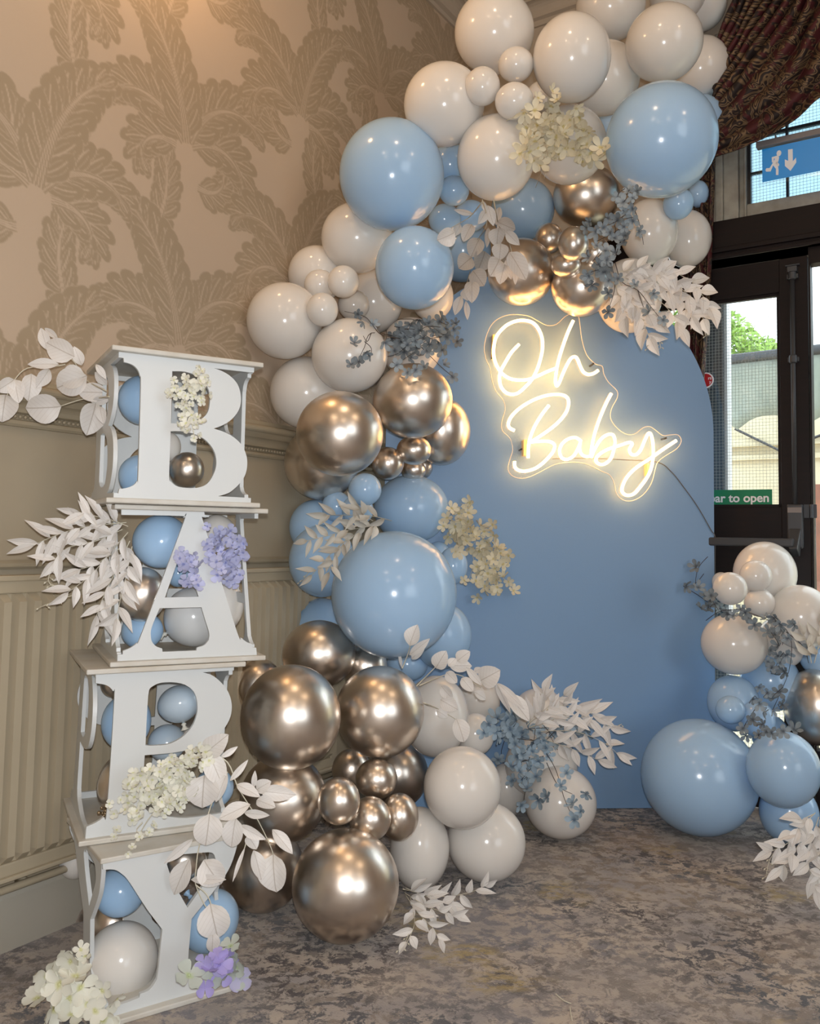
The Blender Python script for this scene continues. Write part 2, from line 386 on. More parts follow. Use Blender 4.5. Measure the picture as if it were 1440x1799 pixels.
def text_mesh(name, body, size, frame, align='LEFT', bold=0.0, ext=.0006):
    """frame: 4x4 matrix, text in its xy plane"""
    c = bpy.data.curves.new(name, 'FONT'); c.body = body; c.size = size; c.align_x = align; c.extrude = ext; c.offset = bold
    tmp = bpy.data.objects.new(name + '_tmp', c); COL.objects.link(tmp)
    bpy.context.view_layer.update()
    me = bpy.data.meshes.new_from_object(tmp.evaluated_get(bpy.context.evaluated_depsgraph_get()))
    bpy.data.objects.remove(tmp); me.transform(frame); me.name = name; return me
def frame4(o, x, y, z): return Matrix(((x.x, y.x, z.x, o.x), (x.y, y.y, z.y, o.y), (x.z, y.z, z.z, o.z), (0, 0, 0, 1)))
# ------------------------------------------------------------------ the setting
def rbox(mb, v0, v1, w0, w1, z0, z1): mb.box(room(v0, w0, z0), EB * (v1 - v0), -EL * (w1 - w0), Z * (z1 - z0))
RV, RW = 6.2, 7.4
def sbox(name, m, v0, v1, w0, w1, z0, z1, parent=None, **kw):
    mb = MB(); rbox(mb, v0, v1, w0, w1, z0, z1); return mb.obj(name, m, parent, **kw)
ST = dict(kind='structure')
sbox('floor', M['carpet'], -.1, RV + .1, -.1, RW + .1, -.1, 0, **ST)
sbox('ceiling', M['plaster'], -.1, RV + .1, -.1, RW + .1, H_CEIL, H_CEIL + .1, **ST)
RAIL0, RAIL1 = 1.253, 1.370
wl = MB(); rbox(wl, -.1, 0, -.1, RW + .1, RAIL1 - .02, H_CEIL)
wall_left = wl.obj('wall_left', M['room'], **ST)
sbox('dado_panel', M['dado'], -.1, 0, -.1, RW + .1, 0, RAIL1 - .02, wall_left)
sbox('wall_rear', M['room'], -.1, RV + .1, RW, RW + .1, 0, H_CEIL, **ST)
wr = MB()
for (w0, w1, z0, z1) in [(0, 3.0, 0, H_CEIL), (3.0, 5.4, 0, .8), (3.0, 5.4, 3.0, H_CEIL), (5.4, RW, 0, H_CEIL)]:
    rbox(wr, RV, RV + .1, w0, w1, z0, z1)
wr.obj('wall_right', M['room'], **ST)
def sweep_w(mb, prof, w0, w1):
    """profile of (off, z) pushed along the papered wall"""
    a = [room(o_, w0, z_) for o_, z_ in prof]; b = [room(o_, w1, z_) for o_, z_ in prof]; n = len(prof)
    mb.add(a + b, [(i, (i + 1) % n, (i + 1) % n + n, i + n) for i in range(n)] + [tuple(range(n))[::-1], tuple(range(n, 2 * n))])
def sweep_v(mb, prof, v0, v1):
    a = [room(v0, o_, z_) for o_, z_ in prof]; b = [room(v1, o_, z_) for o_, z_ in prof]; n = len(prof)
    mb.add(a + b, [(i, (i + 1) % n, (i + 1) % n + n, i + n) for i in range(n)] + [tuple(range(n))[::-1], tuple(range(n, 2 * n))])
def arc(cx, cz, r, a0, a1, n=6):
    return [(cx + r * math.cos(math.radians(a0 + (a1 - a0) * i / n)), cz + r * math.sin(math.radians(a0 + (a1 - a0) * i / n))) for i in range(n + 1)]
# dado rail with a row of beads
mb = MB()
z0 = RAIL0
prof = [(-.02, z0), (.012, z0), (.016, z0 + .006), (.016, z0 + .014), (.010, z0 + .018), (.010, z0 + .030), (.020, z0 + .034)] + \
       [(x, z) for x, z in arc(.045, z0 + .036, .026, 180, 110, 6)] + [(.046, z0 + .074)] + arc(.046, z0 + .088, .012, -80, 80, 6) + [(.030, z0 + .104), (.024, z0 + .117), (-.02, z0 + .117)]
sweep_w(mb, prof, 0, RW)
rail = mb.obj('trim_1', M['rail'], **ST)
bm = bmesh.new()
for i in range(210):
    c = room(.0135, .2 + i * .0135, z0 + .024)
    bmesh.ops.create_icosphere(bm, subdivisions=1, radius=.0058, matrix=Matrix.Translation(c))
me = bpy.data.meshes.new('bead'); bm.to_mesh(me); bm.free(); me.polygons.foreach_set('use_smooth', [True] * len(me.polygons))
link('beading', me, M['rail'], rail, kind='stuff')
# cornice on the papered wall and on the door wall
cz = 3.40
prof = [(-.02, cz - .035), (.012, cz - .035), (.014, cz - .022), (.006, cz - .018), (.006, cz - .006), (.022, cz)] + arc(.075, cz, .052, 180, 95, 6) + [(.078, cz + .052), (.078, cz + .062), (.10, cz + .066)] + arc(.10, cz + .082, .014, -80, 60, 5) + [(.102, H_CEIL + .02), (-.02, H_CEIL + .02)]
mb = MB(); sweep_w(mb, prof, 0, RW); mb.obj('trim_2', M['plaster'], **ST)
mb = MB(); sweep_v(mb, prof, 0, RV); mb.obj('trim_3', M['plaster'], **ST)
# ceiling mouldings: square border and a ring
mb = MB()
for (a0, r_) in ((.32, .012), (.37, .008)):
    mb.tube([room(v, w, H_CEIL - .002) for v, w in [(a0 + .25, a0), (5, a0)]], r_, 8)
    pts = [room(a0 + .25 - .25 * math.sin(t), a0 + .25 - .25 * math.cos(t), H_CEIL - .002) for t in np.linspace(0, math.pi / 2, 9)]
    mb.tube(pts, r_, 8); mb.tube([room(a0, a0 + .25, H_CEIL - .002), room(a0, 6.5, H_CEIL - .002)], r_, 8)
mb.obj('trim_4', M['plaster'], smooth=True, **ST)
# skirting
mb = MB(); sweep_w(mb, [(-.02, -.02), (.020, -.02), (.020, .125), (.014, .138), (.008, .146), (-.02, .15)], .0, RW); mb.obj('baseboard_left', M['skirt'], **ST)
# thin picture moulding above the radiator
mb = MB(); sweep_w(mb, [(-.01, .905), (.010, .905), (.014, .911), (.014, .919), (.006, .927), (-.01, .927)], 0, RW); mb.obj('trim_5', M['rail'], **ST)

# ---- wallpaper: acanthus print, drawn as colours of a fine wall mesh
TW_, TH_, RES = 1.00, .62, .0014
NX, NY = int(TW_ / RES), int(TH_ / RES)
tile = np.zeros((NY, NX), np.float32)
def fill_quad(P_, val):
    """P_: 4 points in tile pixels, convex enough"""
    xs = [p[0] for p in P_]; ys = [p[1] for p in P_]
    x0, x1, y0, y1 = int(min(xs)) - 0, int(max(xs)) + 1, int(min(ys)), int(max(ys)) + 1
    gx, gy = np.meshgrid(np.arange(x0, x1 + 1), np.arange(y0, y1 + 1))
    m1 = np.ones(gx.shape, bool); m2 = np.ones(gx.shape, bool)
    for i in range(4):
        ax, ay = P_[i]; bx, by = P_[(i + 1) % 4]; c = (bx - ax) * (gy - ay) - (by - ay) * (gx - ax); m1 &= c >= -.4; m2 &= c <= .4
    m = m1 | m2
    if m.any(): tile[gy[m] % NY, gx[m] % NX] = val
def draw(pts, wid, val, grow=0.0):
    n = len(pts); e = []
    for i, (x, z) in enumerate(pts):
        x0, z0_ = pts[max(0, i - 1)]; x1, z1 = pts[min(n - 1, i + 1)]; dx, dz = x1 - x0, z1 - z0_; l = math.hypot(dx, dz) or 1
        a, b = wid[i]; a += grow; b += grow
        e.append((((x - dz / l * a) / RES, (z + dx / l * a) / RES), ((x + dz / l * b) / RES, (z - dx / l * b) / RES)))
    for i in range(n - 1): fill_quad((e[i][0], e[i][1], e[i + 1][1], e[i + 1][0]), val)
def curve2(x, z, ang, L, curv, n):
    out = [(x, z)]; st = L / n
    for i in range(n): ang += curv((i + .5) / n) / n; x += math.cos(ang) * st; z += math.sin(ang) * st; out.append((x, z))
    return out
def leaflet(x, z, ang, L, W, curv):
    n = 20; pts = curve2(x, z, ang, L, lambda t: curv * (.3 + 1.4 * t), n); wid = []
    for i in range(n + 1):
        t = i / n; b = W * math.sin(math.pi * min(.985, .12 + .86 * t ** 1.2)) ** .62
        s = abs(math.sin(math.pi * (2.5 * t + .25))) ** .6; amt = .04 + .34 * t
        o_ = b * (1 - amt + amt * s); i_ = b * .85 * (1 - amt * .6 + amt * .6 * s)
        wid.append((o_, i_) if curv < 0 else (i_, o_))
    draw(pts, wid, .1, .0024); draw(pts, wid, 1.0)
    m_ = int(n * .85)
    draw(pts[:m_], [(.0017, .0017)] * m_, -.12)
    for s in (.5, -.5):
        sub = []
        for i in range(m_ - 2):
            x0, z0_ = pts[max(0, i - 1)]; x1, z1 = pts[i + 1]; dx, dz = x1 - x0, z1 - z0_; l = math.hypot(dx, dz) or 1; h = s * (wid[i][0] + wid[i][1]) / 2 * min(1, i / 5)
            sub.append((pts[i][0] - dz / l * h, pts[i][1] + dx / l * h))
        draw(sub, [(.0010, .0010)] * len(sub), .3)
def frond(x, z, ang, L, W, curv, nl=6):
    n = 26; sp_ = curve2(x, z, ang, L, lambda t: curv * (.3 + 1.4 * t), n)
    for k in range(nl - 1, -1, -1):
        t = .10 + .76 * k / (nl - 1); i = int(t * n); px_, pz_ = sp_[i]
        a = math.atan2(sp_[i + 1][1] - sp_[i][1], sp_[i + 1][0] - sp_[i][0])
        ll = W * 1.25 * math.sin(math.pi * (.25 + .60 * t))
        for s in (1, -1): leaflet(px_, pz_, a + s * (.85 - .40 * t), ll, ll * .26, -s * .55)
    a = math.atan2(sp_[-1][1] - sp_[-4][1], sp_[-1][0] - sp_[-4][0]); leaflet(sp_[-3][0], sp_[-3][1], a, W * .55, W * .17, curv * .3 + .2)
    wd = [(W * .13 * (1 - i / n) + .002,) * 2 for i in range(n + 1)]
    draw(sp_, wd, .3, .0015); draw(sp_, wd, 1.0)
    for dx in (-.5, 0, .5):
        ln = [(p[0] + dx * W * .16 * (1 - i / n) * math.sin(ang), p[1] - dx * W * .16 * (1 - i / n) * math.cos(ang)) for i, p in enumerate(sp_)]
        draw(ln, [(.0013 * (1 - i / n) + .0007,) * 2 for i in range(n + 1)], -.1)
def motif(ox, oz, mir):
    def fd(x, z, deg, L, W, c, nl):
        a = math.radians(deg); frond(ox + mir * x, oz + z, a if mir > 0 else math.pi - a, L * .97, W * .98, c * mir, nl)
    fd(-.12, -.30, 62, .34, .080, 1.2, 6)         # stalk sweeping up from the scroll below
    fd(.05, -.10, -8, .18, .085, 2.4, 5)          # scroll leaf
    fd(-.04, .00, 172, .20, .090, 2.2, 6)         # leaf curling under
    fd(-.01, .02, 132, .30, .110, 1.7, 7)         # leaf to one side
    fd(.02, .02, 30, .30, .110, -2.2, 7)          # leaf drooping
    fd(.01, .03, 66, .40, .120, -1.9, 8)          # leaf arching over
    fd(.0, .02, 100, .44, .125, .8, 9)            # tall middle leaf
motif(.24, .30, 1); motif(.76, .30 + TH_ / 2, -1)
# soften by one cell
tile = (tile * 4 + np.roll(tile, 1, 0) + np.roll(tile, -1, 0) + np.roll(tile, 1, 1) + np.roll(tile, -1, 1)) / 8
tile = np.clip(tile, 0, 1)
def wallpaper():
    w0, w1, z0_, z1 = .0, 3.3, RAIL1 - .012, 3.375; dw, dz = .0040, .0027
    ws = np.arange(w0, w1 + dw, dw); zs_ = np.arange(z0_, z1, dz); A_, B_ = len(ws), len(zs_)
    Wg, Zg = np.meshgrid(ws, zs_, indexing='ij')
    base = np.array(CORNER + EB * .0008); el = np.array(EL)
    co = base[None, None, :] - Wg[..., None] * el[None, None, :] + Zg[..., None] * np.array([0, 0, 1.0])
    me = bpy.data.meshes.new('wallpaper'); nv = A_ * B_; nf = (A_ - 1) * (B_ - 1)
    idx = np.arange(nv).reshape(A_, B_); q = np.stack([idx[:-1, :-1], idx[:-1, 1:], idx[1:, 1:], idx[1:, :-1]], -1).reshape(-1, 4)
    me.vertices.add(nv); me.vertices.foreach_set('co', co.reshape(-1)); me.loops.add(nf * 4); me.loops.foreach_set('vertex_index', q.reshape(-1).astype(np.int32))
    me.polygons.add(nf); me.polygons.foreach_set('loop_start', np.arange(0, nf * 4, 4, dtype=np.int32)); me.polygons.foreach_set('loop_total', np.full(nf, 4, np.int32))
    me.update(); X = ((-Wg + 10.0) / RES) % NX; Y = ((Zg) / RES) % NY
    xi, yi = X.astype(int), Y.astype(int); fx, fy = X - xi, Y - yi
    T = lambda a, b: tile[b % NY, a % NX]
    val = (T(xi, yi) * (1 - fx) * (1 - fy) + T(xi + 1, yi) * fx * (1 - fy) + T(xi, yi + 1) * (1 - fx) * fy + T(xi + 1, yi + 1) * fx * fy)
    ca = me.color_attributes.new('print', 'FLOAT_COLOR', 'POINT'); c4 = np.ones((nv, 4), np.float32); c4[:, :3] = val.reshape(-1, 1); ca.data.foreach_set('color', c4.reshape(-1))
    link('wallpaper', me, M['ground'], wall_left); print('wallpaper', nf)
wallpaper()

# ---- door wall: openings
V0, V1 = .62, 2.42
Z_DOORTOP, Z_BEAM = 2.10, 2.287
Z_TR1 = 3.02
mb = MB()
for (v0, v1, z0_, z1) in [(0, V0, 0, H_CEIL), (V0, V1, Z_TR1 + .06, H_CEIL), (V1, RV, 0, H_CEIL)]: rbox(mb, v0, v1, -.16, 0, z0_, z1)
mb.obj('wall_back', M['plaster'], **ST)
# dark wood frame of the doorway
mb = MB()
rbox(mb, V0, V1, -.14, .022, Z_DOORTOP + .03, Z_BEAM)            # transom beam
rbox(mb, V0 - .05, V0 + .03, -.14, .022, 0, Z_BEAM); rbox(mb, V1 - .03, V1 + .05, -.14, .022, 0, Z_BEAM)
rbox(mb, V0, V1, -.10, .034, Z_DOORTOP + .055, Z_DOORTOP + .075)   # little mouldings under the beam
rbox(mb, V0, V1, -.10, .028, Z_DOORTOP + .03, Z_DOORTOP + .045)
bevel(mb.obj('trim_6', M['dwood'], **ST), .003)
# the door leaf
DV0, DV1 = .655, 1.462
dl = empty('door_1', room(DV0, 0, 0), 'dark wooden fire exit door with wired glass', 'door'); del dl['category']; del dl['label']; dl['kind'] = 'structure'
GZ0, GZ1 = 1.140, 1.972
GV0, GV1 = .80, 1.362
mb = MB(); rbox(mb, GV1, DV1, -.045, 0, .01, Z_DOORTOP); bevel(mb.obj('stile', M['dwood'], dl), .002)
mb = MB(); rbox(mb, DV0, GV0, -.045, 0, .01, Z_DOORTOP); bevel(mb.obj('stile', M['dwood'], dl), .002)
for z0_, z1 in ((GZ1, Z_DOORTOP), (.86, GZ0), (.01, .22)):
    mb = MB(); rbox(mb, GV0, GV1, -.043, -.002, z0_, z1); bevel(mb.obj('door_rail', M['dwood'], dl), .002)
mb = MB()
for (v0, v1, z0_, z1) in [(GV0, GV1, GZ0, GZ0 + .012), (GV0, GV1, GZ1 - .012, GZ1), (GV0, GV0 + .012, GZ0, GZ1), (GV1 - .012, GV1, GZ0, GZ1)]: rbox(mb, v0, v1, -.034, -.012, z0_, z1)
mb.obj('glazing_bead', M['dwood'], dl)
def pane(name, m, v0, v1, z0_, z1, w, parent, wire=None, pitch=.0125):
    g = MB(); rbox(g, v0, v1, w - .005, w, z0_, z1); po = g.obj(name, m, parent)
    if wire:
        g = MB(); t = .00045
        v = v0 + pitch / 2
        while v < v1: rbox(g, v - t, v + t, w + .0006, w + .0014, z0_, z1); v += pitch
        z = z0_ + pitch / 2
        while z < z1: rbox(g, v0, v1, w + .0006, w + .0014, z - t, z + t); z += pitch
        g.obj('wire_mesh', wire, po, kind='stuff')
    return po
pane('glass_pane', M['glass'], GV0, GV1, GZ0, GZ1, -.02, dl, M['wire'])
pane('glass_pane', M['glass'], GV0, GV1, .22, .86, -.02, dl, M['wire'])
# panic hardware
hd = MB(); rbox(hd, 1.385, 1.440, .0, .034, .985, 1.150); hb = bevel(hd.obj('bolt_housing', M['iron'], dl), .006, 3)
hd = MB(); rbox(hd, 1.388, 1.437, .030, .0365, 1.118, 1.138); bevel(hd.obj('maker_plate', M['greystrip'], hb, label='pale plate at the top of the housing'), .001)
hd = MB(); hd.add([room(1.392, .034, 1.06), room(1.434, .034, 1.06), room(1.428, .085, .985), room(1.398, .085, .985), room(1.392, .0, 1.06), room(1.434, .0, 1.06), room(1.428, .02, .955), room(1.398, .02, .955)],
                  [(0, 1, 2, 3), (4, 5, 6, 7), (0, 4, 7, 3), (1, 2, 6, 5), (0, 1, 5, 4), (3, 2, 6, 7)]); bevel(hd.obj('bar_arm', M['iron'], dl), .004)
hd = MB(); rbox(hd, .73, 1.415, .058, .084, .990, 1.022); bevel(hd.obj('push_bar', M['iron'], dl), .006, 3)
hd = MB(); hd.tube([room(1.412, .022, 1.14), room(1.412, .022, 2.03)], .0085, 12); hd.obj('vertical_rod', M['iron'], dl, smooth=True)
for zz in (1.70, 2.022):
    hd = MB(); rbox(hd, 1.392, 1.432, 0, .016, zz - .009, zz + .009); hd.lathe(room(1.412, .022, zz - .016), Z, [(0, .012), (.004, .0145), (.028, .0145), (.032, .012)], 14)
    bevel(hd.obj('rod_guide', M['iron'], dl), .002)
hd = MB(); rbox(hd, 1.395, 1.430, 0, .030, 2.036, 2.058); rbox(hd, 1.386, 1.438, -.0, .012, 2.064, 2.070); bevel(hd.obj('top_latch', M['iron'], dl), .002)
hd = MB(); hd.lathe(room(DV1 + .004, .010, 1.10), Z, [(0, .007), (.05, .007)], 12); rbox(hd, DV1 - .022, DV1 + .022, 0, .004, 1.10, 1.15); hd.obj('hinge', M['iron'], dl)
# side light beside the door
sl = empty('window_2', room(DV1, 0, 0), 'x', 'x'); del sl['category']; del sl['label']; sl['kind'] = 'structure'
mb = MB(); rbox(mb, DV1 + .004, DV1 + .010, -.06, 0, 0, Z_DOORTOP + .03); rbox(mb, 2.30, V1 - .03, -.06, 0, 0, Z_DOORTOP + .03)
rbox(mb, DV1 + .01, 2.30, -.06, 0, 2.066, Z_DOORTOP + .03); rbox(mb, DV1 + .01, 2.30, -.06, 0, 0, .25); bevel(mb.obj('window_frame', M['dwood'], sl), .001)
pane('glass_pane', M['glass'], DV1 + .01, 2.30, .25, 2.066, -.03, sl)
# transom window
tw = empty('window_1', room(V0, 0, Z_BEAM), 'x', 'x'); del tw['category']; del tw['label']; tw['kind'] = 'structure'
TV0, TZ0 = 1.258, 2.345
mb = MB(); rbox(mb, V0, 1.128, -.12, -.0, Z_BEAM, Z_TR1 + .06); mb.obj('masonry_infill', M['plaster'], tw)
mb = MB()
rbox(mb, 1.128, 1.158, -.10, .016, Z_BEAM, Z_TR1); rbox(mb, 1.158, 1.215, -.10, .004, Z_BEAM, Z_TR1); rbox(mb, 1.215, 1.235, -.10, -.016, Z_BEAM, Z_TR1); rbox(mb, 1.235, 1.244, -.10, -.002, Z_BEAM, Z_TR1)
bevel(mb.obj('window_jamb', M['oldwhite'], tw), .004)
mb = MB(); rbox(mb, 1.244, V1, -.10, -.006, Z_BEAM, TZ0); rbox(mb, 1.128, V1, -.10, .0, Z_TR1, Z_TR1 + .06); bevel(mb.obj('window_sill', M['oldwhite'], tw), .004)
for v in (1.392, 1.53, 1.67, 1.81, 1.95, 2.09, 2.23):
    mb = MB(); rbox(mb, v - .0045, v + .0045, -.045, -.022, TZ0, Z_TR1); mb.obj('glazing_bar', M['lead'], tw)
mb = MB(); rbox(mb, TV0 - .012, TV0, -.05, -.02, TZ0, Z_TR1); mb.obj('glazing_bar', M['lead'], tw)
for k, (z, h) in enumerate(((2.474, .003), (2.622, .006), (2.80, .005))):
    mb = MB(); rbox(mb, TV0, V1, -.044, -.024, z - h, z + h); mb.obj('glazing_bar', M['lead'], tw)
zz = [TZ0, 2.474, 2.622, 2.80, Z_TR1]; vv_ = [TV0 - .012, 1.392, 1.53, 1.67, 1.81, 1.95, 2.09, 2.23, V1]
for i in range(8):
    for j in range(4): pane('window_pane', M['reeded'], vv_[i], vv_[i + 1], zz[j], zz[j + 1], -.032, tw, M['wire'] if i < 2 else None, .0125)

# ---- exit sign on its bracket
ev = 1.305
sg = empty('exit_sign', room(ev, .10, 2.36), 'blue hanging exit sign with running figure and down arrow', 'sign')
mb = MB(); rbox(mb, ev, ev + .36, .085, .115, 2.512, 2.536); bevel(mb.obj('bracket_strip', M['greystrip'], sg), .002)
mb = MB(); rbox(mb, ev + .065, ev + .070, .098, .103, 2.536, 2.552); rbox(mb, ev + .30, ev + .305, .098, .103, 2.536, 2.552); rbox(mb, ev + .0655, ev + .0695, -.026, .103, 2.5495, 2.552); rbox(mb, ev + .3005, ev + .3045, -.026, .103, 2.5495, 2.552); mb.obj('hanger', M['greystrip'], sg)
mb = MB(); rbox(mb, ev + .004, ev + .356, .096, .104, 2.362, 2.512); bevel(mb.obj('clear_plate', M['acrylic'], sg), .001)
mb = MB(); rbox(mb, ev + .020, ev + .340, .104, .1052, 2.376, 2.505); face = mb.obj('blue_face', M['signblue'], sg)
SM = frame4(room(ev, .1056, 2.376), EB, Z, -EL)
def sign_shape(name, pts, lift=0, m=None):
    mb = MB(); plate(mb, [pts], lambda x, y, k: SM @ Vector((x, y, .0004 * k + lift)), 0); return mb.obj(name, m or M['signwhite'], face)
def limb(pts, w):
    """constant-width outline along a polyline"""
    P_ = [Vector(p) for p in pts]; a, b = [], []
    for i, p in enumerate(P_):
        t = (P_[min(i + 1, len(P_) - 1)] - P_[max(i - 1, 0)]).normalized(); n_ = Vector((-t.y, t.x)); a.append(p + n_ * w); b.append(p - n_ * w)
    return a + b[::-1]
k_ = .00013889 * 1.22
def sp(x, y): return (.020 + (x - 750) * .000170, .129 - (y - 790 + (x - 750) * .16) * .000265)
# traced from the sign: x 750.. , y 790..1250 in a 7.2x view
sign_shape('running_figure', [sp(*q) for q in [(952, 905), (1065, 880), (1085, 880), (1105, 905), (1090, 960), (1060, 1000), (1085, 1050), (1090, 1100), (1085, 1165), (1035, 1165), (1037, 1075), (980, 1025), (925, 1115), (835, 1120), (815, 1100), (835, 1070), (905, 1065), (975, 985), (1020, 925), (995, 925), (990, 975), (955, 985)]])
sign_shape('running_figure', [sp(*q) for q in [(1030, 985), (1062, 965), (1105, 1005), (1098, 1035), (1072, 1035)]])
hc = sp(1102, 845); sign_shape('running_figure', [(hc[0] + .0085 * math.cos(t), hc[1] + .0115 * math.sin(t)) for t in np.linspace(0, 2 * math.pi, 15)[:-1]])
sign_shape('down_arrow', [sp(*q) for q in [(1290, 790), (1385, 780), (1385, 960), (1450, 905), (1455, 975), (1335, 1100), (1222, 1030), (1222, 935), (1290, 955)]])
sign_shape('doorway_symbol', [(.262, .02), (.316, .02), (.316, .112), (.262, .112)])

# ---- sticker and green push-bar sign on the glass
gs = empty('push_bar_sign', room(.93, -.012, GZ0 + .004), 'green and white push bar to open sign on the door glass', 'sign')
mb = MB(); rbox(mb, .86, 1.326, -.0185, -.0165, GZ0 + .002, GZ0 + .070); mb.obj('sign_plate', M['signgreen'], gs)
TM = frame4(room(1.316, -.0162, GZ0 + .022) - rel(gs), EB, Z, -EL)
link('lettering', text_mesh('push_bar_text', 'Push bar to open', .047, TM, 'RIGHT', .0010), M['signwhite'], gs)
rs = empty('round_sticker', room(1.038, -.012, 1.58), 'round red sticker with white rim on the dark part of the glass', 'sticker')
c = room(1.060, -.0185, 1.598)
c = room(*(on_back(1237, 667)[0], -.0185, on_back(1237, 667)[1]))
mb = MB(); mb.lathe(c, -EL, [(0, .032), (.001, .032)], 32); mb.obj('rim', M['signwhite'], rs)
mb = MB(); mb.lathe(c - EL * .0012, -EL, [(0, .027), (.0006, .027)], 32); mb.obj('red_disc', M['stickred'], rs)
TM = frame4(c - EL * .0020 + EB * .024 + Z * .002 - rel(rs), EB, Z, -EL)
link('lettering', text_mesh('sticker_text', 'rs', .018, TM, 'RIGHT', .0004), M['signwhite'], rs)
TM = frame4(c - EL * .0020 + EB * .022 - Z * .013 - rel(rs), EB, Z, -EL)
link('lettering', text_mesh('sticker_text2', 'y', .016, TM, 'RIGHT', .0004), M['signwhite'], rs)

# ---- outside
def out_pt(px, py, w): v, z = on_back(px, py, -w); return v, z
sbox('outside_paving', M['cream'], -3, 12, -14, -.2, -.12, -.02, label='pale paving of the yard beyond the door', cat='paving', kind='structure')
v1_, _ = out_pt(1270, 700, .5)
sbox('dark_post', M['darkpost'], v1_ - .10, v1_, -.62, -.5, 0, 2.6, label='dark blue-grey post seen through the wired glass', cat='post')
sbox('white_post_strip', M['signwhite'], v1_ + .0005, v1_ + .014, -.60, -.52, 0, 2.6, label='thin white strip up the side of the dark post outside', cat='pipe')  # thin white strip set along the edge of the dark post
# canvas awning with a scalloped edge over the yard
def awning():
    W = 2.6; a = out_pt(1273, 640, W); b = out_pt(1370, 612, W); sl_ = (b[1] - a[1]) / (b[0] - a[0])
    zb = out_pt(1320, 735, W)[1]; mb = MB(); n = 90; k = len(mb.v); x0, x1 = a[0] - .9, a[0] + 3.2
    for i in range(n + 1):
        v = x0 + (x1 - x0) * i / n; top = a[1] + .02 + (v - a[0]) * .02
        sc = abs(math.sin((v - a[0] - .02) * math.pi / .46)) ** .6 * .11
        for j in range(6):
            t = j / 5; z = top + (zb - .05 + sc - top) * t
            mb.v.append(tuple(room(v, -W - .30 * t + .03 * math.sin(v * 17 + t * 2) * t, z)))
    for i in range(n):
        for j in range(5): q = i * 6 + j; mb.f.append((q, q + 6, q + 7, q + 1))
    o = mb.obj('awning', M['canvas'], smooth=True, label='faded grey-green canvas awning with scalloped hem in the yard', cat='awning')
    md = o.modifiers.new('t', 'SOLIDIFY'); md.thickness = .006
    h = MB(); h.tube([room(x0, -W, a[1] + .03 + (x0 - a[0]) * .02), room(x1, -W, a[1] + .03 + (x1 - a[0]) * .02)], .035, 10)
    h.obj('awning_roller', M['iron'], o, smooth=True)
awning()
W = 4.0; a = out_pt(1275, 893, W); t1 = out_pt(1320, 725, W)
mb = MB(); rbox(mb, a[0] - 2.2, a[0] + 6, -W - .3, -W, 0, t1[1])
yo = mb.obj('yard_wall', M['cream'], label='cream rendered wall across the yard beneath the awning', cat='wall')
mb = MB(); z_ = out_pt(1320, 775, W)[1]
rbox(mb, a[0] - 2.2, a[0] + 6, -W, -W + .07, z_ - .05, z_ + .02); rbox(mb, a[0] - 2.2, a[0] + 6, -W, -W + .04, z_ - .16, z_ - .12); mb.obj('ledge', M['cream'], yo)
mb = MB(); vb = out_pt(1295, 800, W)[0]; mb.tube([room(vb, -W + .08, z_ + .10), room(vb + .35, -W + .10, z_ - .10), room(vb + .75, -W + .09, z_ + .05), room(vb + 1.6, -W + .09, z_ + .12)], .012, 6); mb.obj('slack_cable', M['iron'], yo)
vb = out_pt(1432, 900, 3.2)
sbox('brick_pier', M['brick'], vb[0] - .12, vb[0] + .5, -3.5, -3.2, 0, vb[1] + .2, label='reddish brick pier outside past the side window', cat='pier')
# tree beyond the awning: trunk, boughs and clumps of leaves
tc_ = out_pt(1290, 585, 5.5)
tr = empty('courtyard_tree', room(tc_[0], -5.5, -.02), 'sunlit yellow-green tree above the awning outside', 'tree')
mb = MB(); mb.tube([room(tc_[0] - .3, -5.5, 0), room(tc_[0] - .25, -5.5, 1.5), room(tc_[0] - .1, -5.5, tc_[1] - .2)], .12, 10, .4)
for k in range(7):
    a = k * .9; mb.tube([room(tc_[0] - .2, -5.5, 1.6 + k * .1), room(tc_[0] - .2 + .7 * math.cos(a), -5.5 + .4 * math.sin(a), 2.1 + k * .12)], .035, 6, .3)
mb.obj('trunk', M['bark'], tr)
random.seed(11); lf = MB()
for k in range(2600):
    a, b = rnd(0, 6.28), rnd(-1, 1); r_ = rnd(.25, 1) ** .4; cx, czz, rr, rz = random.choice([(-.45, .05, .42, .42), (-.15, -.10, .40, .30), (.12, -.28, .38, .22), (-.7, -.2, .6, .6)])
    p = room(tc_[0] + cx + rr * r_ * math.cos(a) * math.sqrt(1 - b * b), -5.5 + .5 * r_ * math.sin(a), tc_[1] + czz + rz * r_ * b)
    x = Vector((rnd(-1, 1), rnd(-1, 1), rnd(-1, 1))).normalized() * .05; y = x.orthogonal().normalized() * .03
    lf.add([p - x, p + y, p + x, p - y], [(0, 1, 2, 3)])
lf.obj('foliage', M['tree'], tr, kind='stuff')

# ---- curtains
def cloth(name, grid, lab, cat, uvs=1.0):
    n, m_ = len(grid), len(grid[0]); me = bpy.data.meshes.new(name)
    v = [tuple(p[0]) for row in grid for p in row]; f = [(i * m_ + j, (i + 1) * m_ + j, (i + 1) * m_ + j + 1, i * m_ + j + 1) for i in range(n - 1) for j in range(m_ - 1)]
    me.from_pydata(v, [], f); ul = me.uv_layers.new(name='UVMap'); uvv = [p[1] for row in grid for p in row]
    for lo in me.loops: ul.data[lo.index].uv = uvv[lo.vertex_index]
    me.polygons.foreach_set('use_smooth', [True] * len(me.polygons))
    o = link(name, me, M['curtain'], label=lab, cat=cat); md = o.modifiers.new('t', 'SOLIDIFY'); md.thickness = .004; return o
